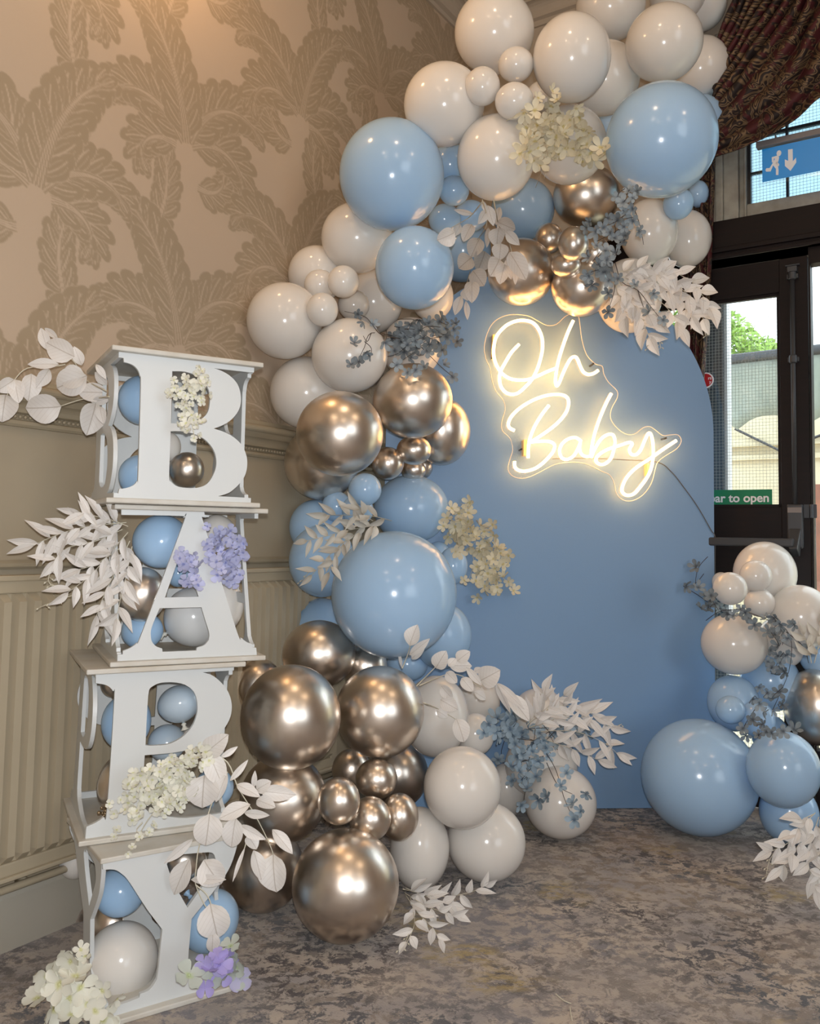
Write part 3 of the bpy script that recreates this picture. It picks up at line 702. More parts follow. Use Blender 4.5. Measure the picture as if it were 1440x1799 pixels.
# swag: hem traced on a plane just before the door wall, folds above it
hem = [on_back(px, py, .16) for px, py in [(1246, 270), (1262, 266), (1290, 258), (1313, 249), (1345, 235), (1375, 218), (1400, 202), (1416, 188), (1430, 176)]]
hem = [(h[0], h[1]) for h in hem]; last = hem[-1]; st = (last[0] - hem[-2][0], last[1] - hem[-2][1])
for k in range(1, 14): hem.append((last[0] + st[0] * k * 1.3, last[1] + st[1] * k * .95))
hem3 = catmull([(h[0], h[1], 0) for h in hem], 5)
grid = []; NR = 150
for j in range(NR + 1):
    s = j / NR; row = []
    for i, h in enumerate(hem3):
        u = i / (len(hem3) - 1)
        H = .42 + 2.4 * u; rise = s * H
        ph = s * 11.5 + .35 * math.sin(u * 5 + s * 9)
        fold = (math.sin(ph * 2 * math.pi) * .5 + .5) ** .8
        bulge = .045 + .10 * min(1, u * 2.2) * (1 - s * .5)
        off = .10 + bulge * .3 + fold * (.014 + .045 * min(1, u * 2.5))
        z = min(h.y + rise - .028 * fold * min(1, u * 3), H_CEIL - .06 + .0 * s)
        row.append((room(h.x - .02 * s * (1 - u) + .03 * s, off, z), (h.x * 2.3, (h.y + rise) * 2.3)))
    grid.append(row)
cloth('curtain_swag', grid, 'dark red and gold damask curtain swag draped across the transom window', 'curtain')
pl = on_back(1210, 500, .05)[0]
grid = []
for j in range(60):
    t = j / 59; row = []
    zt = 2.72 - t * 1.20
    vl = 1.128 - .115 - .02 * t; vr = 1.142 - .020 * t - .045 * t * t
    for i in range(49):
        s = i / 48; row.append((room(vl + (vr - vl) * s, .045 + .016 * math.sin(s * 2 * math.pi * 3.5 + .6 * t), zt), (s * .8, zt * 2.2)))
    grid.append(row)
cloth('curtain_tail', grid, 'narrow gathered tail of the damask curtain hanging beside the old white jamb', 'curtain')

# ---- radiator
rad = empty('panel_radiator', room(.10, 1.9, .15), 'long cream pressed-steel panel radiator on the papered wall', 'radiator')
RZ0, RZ1 = .180, .893; RX0, RX1 = 1.03, 3.2
mb = MB(); per = .0385; N_ = int((RX1 - RX0 - .06) / per); prof_w = []
w = RX0 + .03
for i in range(N_):
    for (t, d) in ((0, 0), (.07, 0), (.24, 1), (.74, 1), (.93, 0)): prof_w.append((w + per * t, d))
    w += per
prof_w.append((w, 0)); zs = [(RZ0 + .042, 0), (RZ0 + .062, 1), (RZ1 - .062, 1), (RZ1 - .042, 0)]
k = 0
for (zv, zf) in zs:
    for (wv, d) in prof_w: mb.v.append(tuple(room(.052 + .024 * d * zf, wv, zv)))
n_ = len(prof_w)
for a in range(3):
    for i in range(n_ - 1): q = a * n_ + i; mb.f.append((q, q + 1, q + n_ + 1, q + n_))
fluted = mb.obj('fluted_panel', M['rad'], rad)
mb = MB()
rbox(mb, .046, .0600, RX0, RX1, RZ0 + .012, RZ0 + .043); rbox(mb, .046, .0600, RX0, RX1, RZ1 - .043, RZ1 - .012)
rbox(mb, .046, .0600, RX0, RX0 + .031, RZ0 + .03, RZ1 - .03); rbox(mb, .046, .0600, w - .001, RX1, RZ0 + .03, RZ1 - .03); rbox(mb, .0445, .0515, RX0 + .02, RX1 - .02, RZ0 + .04, RZ1 - .04)
bevel(mb.obj('front_plate', M['rad'], rad), .004, 2)
mb = MB(); rbox(mb, .030, .068, RX0, RX1, RZ1 - .014, RZ1); rbox(mb, .030, .038, RX0, RX1, RZ1 - .05, RZ1); bevel(mb.obj('top_grille', M['rad'], rad), .003)
mb = MB(); rbox(mb, .030, .060, RX0 - .002, RX0 + .003, RZ0 + .01, RZ1 - .005); mb.obj('side_panel', M['rad'], rad)
mb = MB(); rbox(mb, .030, .068, RX0, RX1, RZ0 + .002, RZ0 + .013); bevel(mb.obj('lower_lip', M['rad'], rad), .003)
for w_ in (1.3, 2.7):
    mb = MB(); rbox(mb, .0005, .031, w_, w_ + .04, .4, .8); mb.obj('wall_bracket', M['rad'], rad)
mb = MB(); mb.tube([room(.045, .15, .158), room(.045, 5.5, .158)], .0095, 12)
for ww in (.3, 2.2, 4.0): rbox(mb, .001, .05, ww, ww + .012, .150, .166)
mb.obj('heating_pipe', M['rad'], smooth=True, label='painted heating pipe running low along the skirting board', cat='pipe')

# ---- arched backdrop
PL = Vector((-.0937, 3.1967, 0)); PR = Vector((1.1786, 3.3047, 0)); PX = (PR - PL).normalized(); PN = Vector((PX.y, -PX.x, 0))   # PN looks at the camera
PWID = (PR - PL).length; PTOP = on_plane(958, 466, PL, PN).z; PR_ = PWID / 2
def on_panel(px, py, off=0.0): return on_plane(px, py, PL + PN * off, PN)
pts = [(0, .003)] + [(PWID, .003)] + [(PWID / 2 + PR_ * math.cos(t), PTOP - PR_ + PR_ * math.sin(t)) for t in np.linspace(0, math.pi, 64)]
mb = MB(); plate(mb, [pts], lambda x, y, k: PL + PX * x - PN * (.018 * k) + Z * y, .018)
mb.obj('arched_backdrop', M['panel'], label='tall matt blue round-topped backdrop board standing across the corner', cat='backdrop')
mb = MB()
for x in (.3, .95):
    p = PL + PX * x - PN * .02; mb.box(p, PX * .03, -PN * .02, Z * 1.2); 
mb.box(PL + PX * .28 - PN * .02, PX * .72, -PN * .03, Z * .02)
mb.obj('backdrop_foot', M['woodedge'], bpy.data.objects['arched_backdrop'])

# ---- neon sign
ns = empty('neon_sign', on_panel(1000, 700, .01), 'glowing warm white Oh Baby handwriting neon sign on the blue backdrop', 'neon sign')
def P_a(pts): return [(840 + x / 7.2, 530 + y / 7.2) for x, y in pts]
def P_b(pts): return [(870 + x / 4.235, 670 + y / 4.235) for x, y in pts]
def P_c(pts): return [(800 + x / 3, 500 + y / 3) for x, y in pts]
strokes = [P_a([(515, 540), (420, 640), (335, 780), (283, 880), (268, 980), (290, 1080), (350, 1150), (430, 1172), (510, 1150), (600, 1070), (680, 980), (750, 840), (797, 680), (812, 560), (800, 440), (750, 330), (680, 262), (580, 237), (480, 245), (370, 290), (280, 370), (220, 460), (195, 580), (195, 680), (220, 780), (270, 870), (330, 935), (420, 980), (530, 992), (640, 982), (760, 935), (880, 880), (980, 842)]),
           P_a([(1200, 240), (1140, 370), (1080, 530), (1020, 720), (990, 860), (975, 1000), (990, 1065), (1020, 1030), (1060, 930), (1110, 820), (1165, 725), (1212, 697), (1250, 722), (1290, 820), (1330, 890), (1385, 920), (1440, 914), (1480, 895), (1515, 868)]),
           P_b([(142, 366), (105, 345), (97, 310), (120, 260), (180, 200), (260, 150), (350, 113), (440, 97), (510, 105), (543, 140), (535, 210), (490, 280), (420, 345), (340, 402), (262, 452)]),
           P_b([(262, 452), (340, 446), (405, 449), (440, 475), (430, 520), (400, 560), (350, 610), (290, 650), (220, 668), (170, 660), (145, 635), (143, 595)]),
           P_b([(398, 178), (350, 240), (300, 320), (265, 400), (248, 470), (243, 570)]),
           P_b([(640, 448), (600, 420), (550, 425), (500, 460), (478, 510), (490, 565), (530, 580), (575, 560), (610, 510), (632, 455)]),
           P_b([(628, 470), (630, 520), (650, 550), (680, 560), (708, 556)]),
           P_b([(862, 90), (820, 170), (770, 290), (735, 400), (715, 500), (710, 570)]),
           P_b([(712, 568), (740, 500), (785, 430), (835, 396), (875, 400), (890, 450), (880, 510), (860, 570), (820, 610), (780, 618), (750, 598), (752, 565), (790, 530), (850, 500), (930, 475), (990, 455), (1018, 465), (998, 502), (1008, 540), (1045, 545), (1080, 510), (1110, 440), (1138, 387), (1158, 400), (1172, 470), (1172, 560), (1160, 640), (1130, 710), (1080, 780), (1030, 835), (980, 848), (945, 825), (945, 780), (980, 710), (1050, 640), (1150, 575), (1240, 510), (1345, 440)])]
for st_ in strokes:
    mb = MB(); mb.tube(catmull([on_panel(x, y, .052) for x, y in st_], 5), .0058, 10); mb.obj('neon_tube', M['neon'], ns, smooth=True)
outl = P_c([(300, 158), (380, 165), (430, 190), (480, 215), (530, 210), (575, 170), (610, 155), (645, 165), (655, 215), (665, 290), (690, 370), (735, 418), (772, 430), (780, 470), (805, 515), (850, 560), (850, 600), (823, 650), (815, 700), (840, 745), (890, 785), (940, 788), (985, 755), (1020, 748), (1050, 765), (1090, 795), (1130, 792), (1172, 793), (1188, 825), (1165, 865), (1110, 900), (1065, 935), (1050, 980), (1030, 1050), (985, 1110), (930, 1140), (880, 1135), (845, 1100), (835, 1050), (812, 1005), (770, 985), (710, 955), (660, 940), (590, 938), (520, 950), (460, 980), (400, 1010), (350, 1022), (300, 1010), (275, 975), (285, 920), (300, 870), (285, 810), (245, 770), (243, 720), (260, 660), (250, 610), (210, 560), (190, 500), (180, 440), (158, 390), (150, 330), (165, 260), (195, 205), (240, 172)])
o3 = catmull([on_panel(x, y, .040) for x, y in outl], 3, True)
q2 = [((p - PL).dot(PX), p.z) for p in o3]
mb = MB(); plate(mb, [q2], lambda x, y, k: PL + PN * (.040 + .004 * k) + PX * x + Z * y, 0); back = mb.obj('acrylic_back', M['acrylic'], ns)
mb = MB(); mb.tube([p + PN * .002 for p in o3] + [o3[0] + PN * .002], .0016, 6); mb.obj('polished_edge', M['acrylic_edge'], back, smooth=True)
for (x, y, w_, h_) in ((864, 612, .008, .09), (919, 788, .014, .06), (1132, 826, .006, .045)):
    p = on_panel(x, y, .001); mb = MB(); mb.box(p - PX * w_ / 2 - Z * h_ / 2, PX * w_, PN * .038, Z * h_); mb.obj('fixing_block', M['tape'], ns)
for x, y in ((1036, 643), (1162, 772), (912, 791)):
    mb = MB(); mb.lathe(on_panel(x, y, .002), PN, [(0, .004), (.044, .004), (.046, .003)], 10); mb.obj('standoff_screw', M['iron'], ns, smooth=True)
mb = MB(); cab = [(970, 806, .03), (1030, 805, .03), (1100, 808, .03), (1155, 812, .012), (1180, 830, .006), (1200, 855, .006), (1225, 890, .006), (1248, 930, .006), (1256, 945, .006)]
cp = [on_panel(*c_) for c_ in cab]; cp += [cp[-1] + PX * .008 - PN * .02 - Z * .1, cp[-1] + PX * .012 - PN * .03 - Z * .6]
mb.tube(catmull(cp, 5), .0018, 6)
mb.obj('sign_cable', M['cable'], ns, smooth=True)
# ------------------------------------------------------------------ letter boxes
def quad_map(q):
    """homography from the traced panel corners (tl, tr, br, bl) to the unit square with t up"""
    src = q; dst = [(0, 1), (1, 1), (1, 0), (0, 0)]; A = []; B = []
    for (x, y), (u, v) in zip(src, dst):
        A += [[x, y, 1, 0, 0, 0, -u * x, -u * y], [0, 0, 0, x, y, 1, -v * x, -v * y]]; B += [u, v]
    h = np.linalg.solve(np.array(A, float), np.array(B, float))
    def f(p):
        x, y = p; d = h[6] * x + h[7] * y + 1
        return (min(1, max(0, (h[0] * x + h[1] * y + h[2]) / d)), min(1, max(0, (h[3] * x + h[4] * y + h[5]) / d)))
    return f
LETTERS = {
 'B': ([(273, 158), (1228, 268), (1208, 1205), (237, 1178)],
       [(273, 158), (1228, 268), (1226, 300), (1192, 298), (945, 271), (1000, 290), (1060, 325), (1110, 380), (1133, 450), (1133, 520), (1110, 580), (1060, 635), (1000, 670), (945, 690), (1010, 710), (1080, 745), (1140, 800), (1174, 870), (1182, 940), (1168, 1010), (1130, 1070), (1070, 1125), (1030, 1145), (978, 1160), (1190, 1170), (1209, 1172), (1208, 1205), (237, 1178), (237, 1142), (272, 1146), (278, 1115), (330, 1108), (380, 1088), (405, 1058), (413, 1015), (430, 400), (424, 325), (405, 278), (365, 245), (310, 228), (308, 200), (272, 197)],
       [[(652, 292), (645, 655), (740, 655), (830, 640), (895, 590), (917, 520), (915, 440), (880, 370), (820, 322), (740, 295)],
        [(642, 710), (632, 1020), (642, 1060), (680, 1090), (740, 1103), (830, 1103), (900, 1075), (945, 1010), (965, 940), (955, 860), (910, 790), (840, 740), (740, 712)]]),
 'A': ([(283, 155), (1262, 166), (1262, 1148), (262, 1207)],
       [(283, 155), (870, 161), (873, 182), (907, 190), (900, 197), (853, 197), (1110, 970), (1150, 1030), (1190, 1060), (1226, 1072), (1229, 1095), (1258, 1100), (1262, 1148), (262, 1207), (262, 1162), (300, 1160), (302, 1135), (350, 1115), (400, 1078), (440, 1000), (725, 235), (722, 205), (705, 192), (283, 192)],
       [[(560, 833), (860, 822), (885, 900), (918, 1000), (915, 1050), (885, 1085), (832, 1105), (828, 1125), (585, 1138), (582, 1115), (540, 1100), (510, 1070), (500, 1030), (505, 970)],
        [(722, 400), (838, 748), (597, 758)]]),
 'P': ([(360, 172), (1228, 135), (1200, 1052), (320, 1158)],
       [(360, 172), (1228, 135), (1228, 162), (1030, 172), (1090, 190), (1150, 235), (1200, 300), (1221, 380), (1205, 460), (1150, 540), (1080, 590), (990, 625), (860, 650), (680, 664), (672, 880), (676, 960), (715, 1002), (790, 1022), (950, 1040), (1200, 1010), (1200, 1052), (320, 1158), (325, 1088), (385, 1062), (430, 1030), (452, 988), (480, 330), (470, 280), (430, 245), (360, 232)],
       [[(683, 605), (692, 310), (710, 258), (760, 235), (840, 230), (920, 245), (980, 290), (1003, 360), (1000, 430), (970, 500), (910, 560), (830, 598), (740, 607)]]),
 'Y': ([(500, 347), (1215, 175), (1290, 1000), (525, 1235)],
       [(500, 347), (1215, 175), (1222, 215), (1190, 330), (1130, 440), (988, 640), (980, 885), (990, 930), (1030, 960), (1100, 970), (1284, 930), (1290, 1000), (525, 1235), (522, 1180), (640, 1140), (712, 1110), (716, 1088), (765, 1065), (800, 1015), (812, 960), (828, 705), (740, 590), (640, 440), (600, 398), (560, 377), (503, 380)],
       [[(897, 283), (897, 305), (860, 305), (838, 335), (850, 370), (880, 440), (962, 577), (1090, 370), (1108, 310), (1095, 275), (1060, 262)]]),
}
LEVEL = [0, .335, .707, 1.061, 1.400]
BOXES = [('Y', -.5604, 2.0135, .9748, .3023, .3322, -.0136, -.0157, .292, 'lowest white letter box, Y cut-out front, standing on the carpet'),
         ('P', -.6119, 2.0734, 1.0950, .3465, .3331, .0087, -.004, .303, 'white letter box with P cut-out front, second from the floor'),
         ('A', -.5605, 2.0984, 1.1128, .346, .3466, -.0028, -.0062, .312, 'white letter box with A cut-out front, third from the floor'),
         ('B', -.5745, 2.0327, 1.0597, .3395, .3403, -.0018, -.0005, .305, 'top white letter box of the stack, B cut-out front')]
BT = .0115
box_frames = {}
solids = []          # objects that foliage must lie in front of
solids.append(bpy.data.objects['arched_backdrop'])
for i, (L_, x, y, yaw, st_, sb_, dx, dy, wp, lab) in enumerate(BOXES):
    e = Vector((math.sin(yaw), math.cos(yaw), 0)); n = Vector((-math.cos(yaw), math.sin(yaw), 0))
    c0 = Vector((x, y, 0)); c1 = Vector((x + dx, y + dy, 0)); z0_, z1 = LEVEL[i], LEVEL[i + 1]
    root = empty('letter_box', c0 + Z * z0_, lab, 'letter box', 'stack of four white letter boxes')
    ez = .0004
    for nm, c, s, za, zb in (('base_board', c0, sb_, z0_ + ez, z0_ + BT), ('top_board', c1, st_, z1 - BT, z1 - ez)):
        mb = MB(); mb.box(c - e * s / 2 - n * s / 2 + Z * za, e * s, n * s, Z * (zb - za)); o = bevel(mb.obj(nm, M['woodedge'], root), .0025, 2); solids.append(o)
    quad, outer, holes = LETTERS[L_]; f = quad_map(quad)
    loops = [smooth_poly([f(p) for p in l], 38, 4) for l in [outer] + holes]
    cm = (c0 + c1) / 2; ins = wp / 2; zb_, zt_ = z0_ + BT, z1 - BT; th = .009
    for k, (ax, nn) in enumerate(((e, n), (-n, e), (n, -e), (-e, -n))):
        # ax: reading direction seen from outside, nn: inward
        inset = 0 if k in (0, 3) else th + .0006
        w_ = wp - (0 if k in (0, 3) else 2 * (th + .0006))
        def to3(u, t, kk, ax=ax, nn=nn, w_=w_, inset=inset):
            base = cm + (c1 - c0) * (t - .5)
            return base - nn * (wp / 2 - (0 if True else 0)) + nn * (th * kk) + ax * ((u - .5) * w_) + Z * (zb_ + t * (zt_ - zb_))
        mb = MB(); plate(mb, [[tuple(p) for p in l] for l in loops], to3, th)
        o = mb.obj('letter_panel', M['wood'], root); solids.append(o)
    box_frames[L_] = (cm, e, n, z0_, z1, wp)

# ------------------------------------------------------------------ balloons
# colour, px, py, rx, ry (outline in the photo), layer (0 front .. 3 back), size class or 'box', label
SM, MD, LG, XL = .058, .125, .170, .190
W_, B_, C_ = 'white', 'blue', 'chrome'
BAL = [
 # --- top of the garland
 (W_, 868, 57, 70, 77, 1, MD, 'tall white balloon at the peak of the garland beside the papered wall'),
 (W_, 1004, 102, 69, 82, 1, MD, 'large white balloon above the cream blossom, near the ceiling'),
 (W_, 780, 184, 71, 76, 2, MD, 'white balloon touching the top of the big blue balloon by the papered wall'),
 (W_, 871, 277, 68, 78, 0, MD, 'white balloon beside the cream blossom, lit gold along its lower edge'),
 (W_, 1000, 255, 65, 72, 1, MD, 'white balloon mostly behind the cream blossom'),
 (W_, 906, 114, 31.5, 32, 0, SM, 'small white balloon, upper of the three at the garland peak'),
 (W_, 847, 152, 31, 36, 0, SM, 'small white balloon of the peak trio, next to the papered wall'),
 (W_, 903, 178, 34, 34, 0, SM, 'small white balloon just above the cream blossom twig'),
 (W_, 950, 170, 27, 28, 1, SM, 'small white balloon half hidden behind the cream blossom'),
 (W_, 1072, 12, 62, 65, 2, MD, 'white balloon cut by the photo top, between two big white ones'),
 (W_, 1166, 76, 69, 72, 0, MD, 'round white balloon sitting on top of the huge blue balloon'),
 (W_, 1190, -8, 50, 50, 2, MD, 'white balloon peeping over the one on the huge blue balloon'),
 (W_, 1229, 5, 49, 57, 3, MD, 'topmost white balloon against the dark curtain'),
 (W_, 1229, 119, 53, 58, 2, MD, 'white balloon against the curtain, above the edge of the huge blue balloon'),
 (W_, 1062, 138, 62, 69, 3, MD, 'shaded white balloon wedged behind the others over the cream blossom'),
 (B_, 1161, 247, 100, 104, 0, LG, 'huge blue balloon high on the door side of the garland'),
 (B_, 1229, 213, 44, 48, 2, MD, 'blue balloon peeping out behind the huge blue one by the curtain'),
 (B_, 1076, 222, 30, 34, 2, MD, 'sliver of blue balloon beside the cream blossom balloon'),
 (B_, 1191, 358, 27, 29, 1, SM, 'small blue balloon under the huge blue balloon, inner of the pair'),
 (B_, 1224, 341, 21, 25, 2, SM, 'small blue balloon under the huge blue balloon, nearer the curtain'),
 (W_, 1140, 408, 51, 60, 1, MD, 'white balloon beside the grey-blue blossom high on the arch'),
 (W_, 1206, 420, 43, 53, 2, MD, 'white balloon against the dark door frame, rim lit by daylight'),
 (C_, 1030, 345, 60, 56, 2, MD, 'champagne chrome balloon below the cream blossom balloons'),
 (C_, 915, 478, 59, 60, 2, MD, 'champagne chrome balloon hanging over the O of the neon'),
 (C_, 1021, 505, 54, 52, 2, MD, 'champagne chrome balloon hanging right above the neon h'),
 (C_, 964, 419, 25, 28, 1, SM, 'small chrome balloon beside the blue balloon in the upper trio'),
 (C_, 1007, 428, 27, 31, 0, SM, 'small chrome balloon at the front of the upper trio'),
 (C_, 994, 466, 27, 22, 1, SM, 'small chrome balloon, lowest of the upper trio'),
 (C_, 1045, 444, 27, 29, 2, SM, 'small chrome balloon behind the high grey-blue blossom'),
 (W_, 1105, 520, 58, 68, 3, MD, 'gold-lit white balloon behind the pointed leaf spray over the backdrop'),
 (B_, 918, 368, 56, 56, 1, MD, 'blue balloon under the white one, above the hanging chrome balloon'),
 (B_, 797, 335, 27, 27, 1, SM, 'small blue balloon between the big blue and a white balloon'),
 (B_, 790, 288, 33, 38, 3, SM, 'small shaded blue balloon under the white balloon'),
 (B_, 781, 386, 29, 28, 1, SM, 'small blue balloon next to the highest round-leaf spray'),
 (B_, 827, 379, 30, 28, 2, SM, 'small blue balloon behind the stems of the highest round-leaf spray'),
 (B_, 812, 440, 50, 57, 2, MD, 'blue balloon behind the hanging round white leaves'),
 (W_, 758, 520, 38, 45, 3, MD, 'cream-lit white balloon under the blue one over the grey-blue blossom'),
 (B_, 688, 308, 92, 101, 0, LG, 'big blue balloon standing out against the wallpaper'),
 (B_, 728, 471, 69, 74, 0, MD, 'blue balloon above the grey-blue blossom on the wall side'),
 # --- wall-side shoulder
 (W_, 627, 418, 63, 63, 1, MD, 'white balloon tucked under the big blue balloon by the wallpaper'),
 (W_, 556, 482, 50, 51, 2, MD, 'white balloon behind the small white cluster, against the wallpaper'),
 (W_, 655, 530, 52, 57, 2, MD, 'white balloon behind the small white cluster, beside the blue one'),
 (W_, 562, 500, 28, 27, 1, SM, 'small white balloon, upper one on the wallpaper side of the four'),
 (W_, 603, 495, 28, 29, 0, SM, 'small white balloon, highest of the four at the shoulder'),
 (W_, 566, 544, 28, 30, 0, SM, 'small white balloon, lowest of the four at the shoulder'),
 (W_, 621, 536, 28, 27, 0, SM, 'small white balloon of the four, next to the dark twig tip'),
 (W_, 500, 564, 67, 68, 1, MD, 'white balloon farthest out over the wallpaper'),
 (W_, 614, 625, 67, 66, 0, MD, 'white balloon crossed by the small grey-blue twig'),
 (W_, 538, 690, 64, 64, 1, MD, 'white balloon above the dado rail, beside the top letter box'),
 (W_, 722, 612, 52, 55, 3, MD, 'cream-lit white balloon behind the grey-blue blossom'),
 # --- upper chrome group
 (C_, 597, 762, 77, 75, 0, MD, 'large chrome balloon over the dado rail'),
 (C_, 725, 704, 70, 66, 0, MD, 'chrome balloon directly under the grey-blue blossom'),
 (C_, 776, 758, 50, 60, 2, MD, 'chrome balloon against the blue backdrop at mid height'),
 (C_, 565, 812, 66, 66, 2, MD, 'chrome balloon in shade behind the large one at the rail'),
 (C_, 681, 814, 28, 29, 0, SM, 'small chrome balloon under the gap between the two upper chrome ones'),
 (C_, 727, 791, 31, 26, 0, SM, 'small chrome balloon under the one with the blossom'),
 (C_, 726, 826, 22, 19, 1, SM, 'small chrome balloon just above the pale blue balloon'),
 (C_, 743, 820, 17, 21, 2, SM, 'small chrome balloon sliver lit gold at mid height'),
 # --- blue middle
 (B_, 641, 860, 29, 29, 0, SM, 'small blue balloon, upper of the middle trio'),
 (B_, 591, 890, 26, 27, 1, SM, 'small blue balloon of the middle trio, nearest the radiator'),
 (B_, 628, 896, 28, 27, 0, SM, 'small blue balloon behind the tips of the middle leaf spray'),
 (B_, 722, 894, 66, 60, 1, MD, 'blue balloon on top of the biggest blue balloon'),
 (B_, 556, 926, 48, 49, 3, MD, 'shaded blue balloon above the radiator, upper of two'),
 (B_, 566, 985, 58, 64, 2, MD, 'shaded blue balloon over the radiator behind the leaf spray'),
 (B_, 692, 1044, 110, 112, 0, XL, 'biggest blue balloon, in the middle of the garland'),
 (B_, 795, 994, 26, 33, 2, SM, 'small blue balloon by the yellow blossom'),
 (B_, 770, 976, 22, 25, 2, SM, 'small pale blue balloon half behind the biggest blue one'),
 (B_, 776, 1117, 52, 60, 2, MD, 'blue balloon between the biggest blue one and the backdrop'),
 (B_, 565, 1104, 50, 54, 3, MD, 'blue balloon low behind the chrome balloon by the radiator'),
 (B_, 715, 1166, 37, 31, 3, SM, 'blue balloon under the biggest blue one, behind the leaf sprig'),
 # --- lower chrome group
 (C_, 560, 1149, 65, 60, 1, MD, 'chrome balloon, top of the lower chrome group'),
 (C_, 511, 1259, 88, 94, 0, LG, 'very large chrome balloon beside the P letter box'),
 (C_, 667, 1250, 78, 82, 0, MD, 'large chrome balloon beside the white balloons, mid height of the lower group'),
 (C_, 640, 1170, 40, 40, 3, SM, 'chrome balloon in the gap under the biggest blue one'),
 (C_, 452, 1205, 46, 50, 3, MD, 'chrome balloon in shade behind the stack and the very large one'),
 (C_, 497, 1402, 76, 80, 1, MD, 'chrome balloon behind the white leaves of the lower boxes'),
 (C_, 462, 1526, 72, 78, 2, MD, 'dark chrome balloon on the carpet behind the letter boxes'),
 (C_, 700, 1360, 52, 60, 2, MD, 'chrome balloon behind the lower small chrome four'),
 (C_, 617, 1352, 34, 38, 3, SM, 'shaded chrome balloon behind the lower small four'),
 (C_, 661, 1368, 37, 36, 0, SM, 'small chrome balloon, top of the lower four'),
 (C_, 595, 1407, 37, 43, 0, SM, 'small chrome balloon of the lower four, nearest the letter boxes'),
 (C_, 650, 1438, 36.5, 40, 0, SM, 'small chrome balloon resting on the big floor chrome balloon'),
 (C_, 701, 1435, 34, 44, 1, SM, 'small chrome balloon of the lower four, next to the white balloon'),
 (C_, 607, 1554, 94, 103, 0, 'floor', 'big chrome balloon resting on the carpet'),
 # --- white foot of the garland
 (W_, 765, 1258, 58, 73, 2, MD, 'white balloon behind the round-leaf sprig at the foot'),
 (W_, 838, 1232, 40, 48, 3, MD, 'tan-lit white balloon against the backdrop near the foot'),
 (W_, 834, 1290, 34, 38, 3, SM, 'small gold-lit white balloon beside the blue blossom'),
 (W_, 812, 1383, 68, 74, 0, MD, 'white balloon at the front of the foot, beside the chrome four'),
 (W_, 854, 1478, 69, 72, 1, 'floor', 'white balloon on the carpet by the pointed leaf sprig'),
 (W_, 737, 1490, 52, 76, 2, 'floor', 'white balloon on the carpet behind the big floor chrome balloon'),
 (W_, 984, 1409, 64, 65, 2, 'floor', 'white balloon on the carpet under the blue blossom spray'),
 (W_, 948, 1262, 52, 54, 2, MD, 'gold-lit white balloon behind the pointed leaves at the foot'),
 (W_, 890, 1388, 36, 50, 3, MD, 'shaded white balloon between the floor white balloons'),
 (W_, 950, 1345, 64, 58, 2, MD, 'white balloon mostly covered by the blue blossom spray'),
 # --- small group by the door
 (W_, 1343, 1008, 57, 57, 3, MD, 'white balloon lit from behind, highest before the door'),
 (W_, 1327, 1012, 29, 28, 1, SM, 'small white balloon in front of the back-lit one'),
 (W_, 1282, 1034, 31, 29, 0, SM, 'small white balloon nearest the backdrop edge'),
 (W_, 1334, 1059, 28, 25, 0, SM, 'small white balloon, lowest of the door trio'),
 (W_, 1405, 1084, 58, 57, 2, MD, 'large white balloon before the door jamb'),
 (W_, 1289, 1131, 60, 54, 1, MD, 'white balloon under the grey-blue twig at the backdrop edge'),
 (W_, 1266, 1022, 16, 17, 3, SM, 'sliver of white balloon right at the backdrop edge'),
 (B_, 1288, 1235, 47, 50, 2, MD, 'blue balloon above the big floor blue one by the door'),
 (B_, 1283, 1247, 27, 25, 0, SM, 'small blue balloon in front of the door-side blue ones'),
 (B_, 1330, 1264, 32, 33, 1, SM, 'small blue balloon behind the grey-blue blossom by the door'),
 (B_, 1352, 1196, 54, 54, 3, MD, 'bright blue balloon behind the blossom twigs by the door'),
 (W_, 1372, 1128, 44, 46, 3, MD, 'shaded white balloon behind the blossom twigs, under the large jamb-side white one'),
 (B_, 1352, 1290, 34, 36, 3, MD, 'shaded blue balloon in the gap between the two big lower blue ones by the door'),
 (B_, 1228, 1364, 105, 104, 1, 'floor', 'big blue balloon resting on the carpet near the door'),
 (B_, 1375, 1351, 66, 70, 0, MD, 'blue balloon under the chrome one by the door'),
 (B_, 1385, 1428, 53, 57, 2, 'floor', 'blue balloon on the carpet behind the trailing leaves by the door'),
 (C_, 1432, 1242, 57, 68, 1, MD, 'chrome balloon at the photo edge by the door'),
 (B_, 1437, 1150, 34, 38, 2, MD, 'blue balloon behind the leaf sprig at the photo edge'),
 # --- inside the boxes: last number is the distance from the camera
 (B_, 250, 703, 43, 44, 0, 2.02, 'blue balloon in the upper part of the B box'),
 (B_, 246, 836, 38, 37, 0, 1.985, 'blue balloon at the bottom of the B box'),
 (C_, 328, 825, 31, 31, 0, 1.99, 'small chrome balloon showing in the lower hole of the B'),
 (W_, 296, 785, 22, 26, 0, 2.07, 'small white balloon behind the stem of the B'),
 (B_, 283, 951, 51, 47, 0, 2.03, 'blue balloon beside the top of the A'),
 (C_, 250, 1044, 43, 48, 0, 1.99, 'chrome balloon bulging from the A box by the white leaves'),
 (B_, 250, 1108, 38, 33, 0, 2.03, 'blue balloon low in the A box'),
 ('white2', 340, 1084, 50, 55, 0, 2.07, 'grey-white balloon seen under the A crossbar'),
 (W_, 393, 1064, 35, 46, 0, 2.17, 'cream balloon past the thick leg of the A'),
 (W_, 380, 937, 34, 33, 0, 2.16, 'cream balloon above the lilac blossom in the A box'),
 (B_, 314, 1008, 22, 24, 0, 2.14, 'small blue balloon in the triangle of the A'),
 ('blue2', 315, 1236, 42, 32, 0, 1.99, 'pale blue-grey balloon in the hole of the P'),
